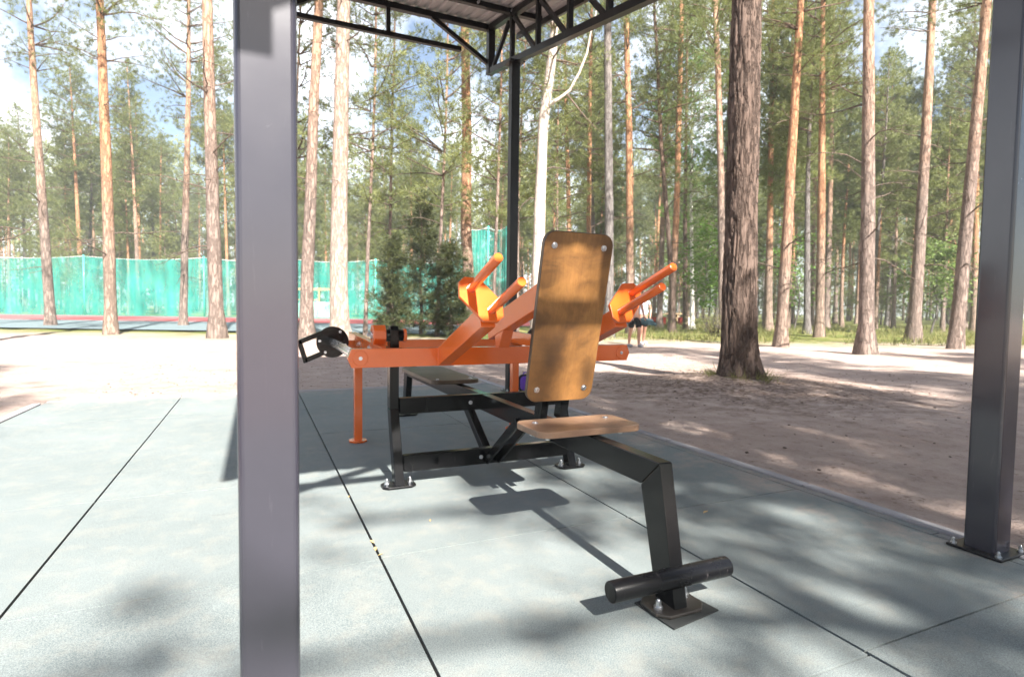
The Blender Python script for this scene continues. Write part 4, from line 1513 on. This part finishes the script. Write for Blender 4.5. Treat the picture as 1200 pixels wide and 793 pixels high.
def make_person(base, rz, k, label, shirt=None, shoe='shoe', arm_l=None, arm_r=None, step=.12, shorts='shorts', head_turn=0.0):
    """k = height / 1.75; faces -y before rotation"""
    root = empty('person', base, label, 'person')
    root.rotation_euler = (0, 0, rz); root.scale = (k, k, k)
    J = []; E = []

    def j(p_, r_): J.append((tuple(p_), r_)); return len(J) - 1
    pel = j((0, 0, .94), (.145, .105))
    bel = j((0, -.01, 1.10), (.135, .095))
    che = j((0, .0, 1.30), (.165, .11))
    upc = j((0, .01, 1.42), (.13, .085))
    nek = j((0, 0, 1.50), .055)
    nk2 = j((0, -.02, 1.56), .053)
    hd1 = j((0, -.03, 1.62), (.073, .088))
    hd2 = j((0, -.028, 1.69), (.074, .094))
    hd3 = j((0, -.02, 1.74), (.055, .07))
    E += [(pel, bel), (bel, che), (che, upc), (upc, nek), (nek, nk2), (nk2, hd1), (hd1, hd2), (hd2, hd3)]
    for s, arm in ((-1, arm_r), (1, arm_l)):
        sh_ = j((s * .175, .01, 1.41), .062)
        el = Vector(arm[0]) if arm else Vector((s * .25, .03, 1.13))
        wr = Vector(arm[1]) if arm else Vector((s * .27, -.05, .90))
        mid = (Vector((s * .175, .01, 1.41)) + el) / 2
        m1 = j(mid, .048); e1 = j(el, .040)
        m2 = j(el.lerp(wr, .35), .041); w1 = j(wr, .026)
        dv = (wr - el).normalized()
        ha = j(wr + dv * .05, (.034, .02)); 
        E += [(upc, sh_), (sh_, m1), (m1, e1), (e1, m2), (m2, w1), (w1, ha)]
        side = dv.cross(Vector((0, 1, 0))).normalized() if abs(dv.y) < .9 else Vector((1, 0, 0))
        ac = Vector((0, -1, 0))
        for fi, (o_, ln) in enumerate(((-.024, .075), (-.008, .085), (.008, .08), (.024, .065))):
            b0 = wr + dv * .085 + ac * o_
            f1 = j(b0, .0095); f2 = j(b0 + dv * ln * .5 + side * .008 * s, .0085); f3 = j(b0 + dv * ln * .85 + side * .03 * s, .007)
            E += [(ha, f1), (f1, f2), (f2, f3)]
        t1 = j(wr + dv * .04 + ac * .035, .011); t2 = j(wr + dv * .085 + ac * .055, .008)
        E += [(ha, t1), (t1, t2)]
        ys_ = s * step
        hip = j((s * .092, 0, .88), .092)
        th_ = j((s * .098, -ys_ * .35 - .01, .70), .083)
        kn = j((s * .10, -ys_ * .8 - .02, .49), .056)
        cf = j((s * .102, -ys_ * .85 + .025, .36), .056)
        an = j((s * .105, -ys_ * 1.1 + .03, .09), .036)
        ft = j((s * .112, -ys_ * 1.1 - .06, .045), (.042, .032))
        to = j((s * .118, -ys_ * 1.1 - .15, .032), (.036, .02))
        E += [(pel, hip), (hip, th_), (th_, kn), (kn, cf), (cf, an), (an, ft), (ft, to)]
        # shoe
        sb_ = blob('shoe', M[shoe], root, (s * .114, -ys_ * 1.1 - .055, .05), (.05, .14, .052), .75)
        # shorts leg
    skin_figure('body', M['skin'], root, J, E)
    # clothing
    Js = [((0, 0, 1.0), (.158, .118)), ((0, 0, .93), (.165, .125))]; Es = [(0, 1)]
    for s in (-1, 1):
        ys_ = s * step
        Js += [((s * .095, 0, .86), (.112, .115)), ((s * .10, -ys_ * .35 - .01, .70), (.105, .108)), ((s * .102, -ys_ * .62 - .015, .575), (.10, .10))]
        n_ = len(Js); Es += [(1, n_ - 3), (n_ - 3, n_ - 2), (n_ - 2, n_ - 1)]
    skin_figure('shorts', M[shorts], root, Js, Es, 1)
    if shirt:
        Js = [((0, 0, .98), (.152, .115)), ((0, -.01, 1.12), (.15, .112)), ((0, 0, 1.30), (.178, .125)), ((0, .01, 1.42), (.14, .095)), ((0, .005, 1.475), (.075, .065))]
        Es = [(0, 1), (1, 2), (2, 3), (3, 4)]
        for s, arm in ((-1, arm_r), (1, arm_l)):
            el = Vector(arm[0]) if arm else Vector((s * .25, .03, 1.13))
            s0 = Vector((s * .175, .01, 1.41))
            Js += [(tuple(s0), .075), (tuple(s0.lerp(el, .5)), .066)]
            n_ = len(Js); Es += [(3, n_ - 2), (n_ - 2, n_ - 1)]
        skin_figure('shirt', M[shirt], root, Js, Es, 1)
    # head details: hair, ears, nose, eyes, mouth
    hb = blob('hair', M['hair'], root, (0, -.012, 1.715), (.083, .098, .075), .95)
    for s in (-1, 1):
        blob('ear', M['skin'], root, (s * .079, -.02, 1.655), (.012, .02, .032), 1, 10, 6)
        blob('eye', M['eye'], root, (s * .031, -.112, 1.665), (.012, .008, .007), 1, 10, 6)
    blob('nose', M['skin'], root, (0, -.125, 1.64), (.013, .018, .022), 1, 10, 6)
    blob('mouth', M['redpaint'], root, (0, -.108, 1.60), (.024, .008, .006), 1, 10, 6)
    return root


DP = 13.75
pa = ground_under(743.5, DP, GZ)
make_person(pa, -.15, .79, 'bare chested person in black shorts walking and carrying a dark slab', None, 'shoe',
            arm_l=((.27, .02, 1.14), (.22, -.16, .95)), arm_r=((-.27, .02, 1.14), (-.20, -.16, .95)), step=.11)
pb_ = ground_under(753.0, 14.9, GZ)
make_person(pb_, -.25, .80, 'person in a pale shirt and white shoes walking behind the slab', 'shirt', 'shoew',
            arm_l=((.27, .02, 1.15), (.20, -.10, .90)), arm_r=((-.26, .0, 1.15), (-.24, -.10, .92)), step=-.12)
q = ground_under(750, 14.0)
sl_ = MB(); sl_.box((0, 0, 0), (.72, .55, .045))
M['slab'] = concrete('slab_rubber', (.03, .068, .08))
o = sl_.build('slab', M['slab'], bevel=.004)
o.location = (q.x - .03, q.y, .60); o.rotation_euler = (R(12), R(3), -.4)
tag(o, 'flat teal grey rubber slab carried level by two people', 'slab')

# ------------------------------------------------------------------ litter and grass
g3 = np.random.default_rng(33)
n3 = 5200
pxg = g3.uniform(640, 1250, n3); dg = g3.uniform(16.5, 40, n3)
cen = np.array([tuple(ground_under(a, b_)) for a, b_ in zip(pxg, dg)])
keep = np.array([noise.noise(Vector((c[0] * .35, c[1] * .35, 2))) > -.12 for c in cen])
cen = cen[keep]
v, f = tri_needles(cen, np.tile(np.array([[0, 0, 1.2]]), (len(cen), 1)), 7, .20, .02, .45, 34)
tag(np_mesh('grass', v, f, M['grass']), 'dry green grass under the trees', 'grass', kind='stuff')

# needles, cones and bits of bark scattered on the sand
b = MB()
gg2 = random.Random(17)
for _ in range(900):
    x, y = gg2.uniform(2.55, 9), gg2.uniform(2.0, 11)
    if gg2.random() < .45:
        a = gg2.uniform(0, 6.28); r_ = abs(gg2.gauss(0, 1.1)); x, y = 5.1 + r_ * math.cos(a), 5.0 + r_ * math.sin(a)
        if x < 2.55: continue
    z = GZ + .012 + .12 * math.exp(-(math.hypot(x - 5.2, y - 5.15) / 1.1) ** 2)
    L = gg2.uniform(.008, .022); a = gg2.uniform(0, 3.14)
    rot = Matrix.Rotation(a, 3, 'Z') @ Matrix.Rotation(gg2.uniform(-.4, .4), 3, 'X')
    b.box((x, y, z), (L, L * gg2.uniform(.2, .6), L * .3), rot)
for _ in range(500):
    x, y = gg2.uniform(-1.5, 2.6), gg2.uniform(6.15, 10)
    L = gg2.uniform(.008, .02)
    b.box((x, y, GZ + .012), (L, L * .4, L * .3), Matrix.Rotation(gg2.uniform(0, 3.14), 3, 'Z'))
tag(b.build('litter', M['bark_dark']), 'bits of bark, cones and needles on the sand', 'litter', kind='stuff')
# yellow birch bits caught in the floor joint
b = MB()
for (x, y) in ((.371, 1.955), (.378, 1.90), (.368, 2.55), (.372, 2.02), (.62, 2.14), (1.71, 1.80)):
    L = gg2.uniform(.012, .024); a = gg2.uniform(0, 3.14)
    b.add([(x - L * math.cos(a), y - L * math.sin(a), .002), (x + L * .35 * math.sin(a), y - L * .35 * math.cos(a), .006), (x + L * math.cos(a), y + L * math.sin(a), .003), (x - L * .35 * math.sin(a), y + L * .35 * math.cos(a), .004)], [(0, 1, 2, 3)])
t = NT('dry_leaf'); M['dryleaf'] = t.set(color=t.mix(t.noise(t.coord(), 60), (.42, .26, .10), (.60, .42, .20)), rough=.7)
tag(b.build('fallen_leaves', M['dryleaf']), 'yellow dry leaf bits on the rubber floor', 'leaves', kind='stuff')

# ------------------------------------------------------------------ air
t = NT('haze'); M['haze'] = t.m
t.t.nodes.remove(t.b)
pv = t.n('VolumePrincipled')
pv.inputs['Color'].default_value = (.80, .86, .84, 1)
pv.inputs['Density'].default_value = .0015
t.l(pv.outputs[0], t.out.inputs['Volume'])
b = MB(); b.box((40, 70, 18), (700, 620, 42))
tag(b.build('haze', M['haze']), 'thin bright summer haze between the trees', 'haze', kind='stuff')
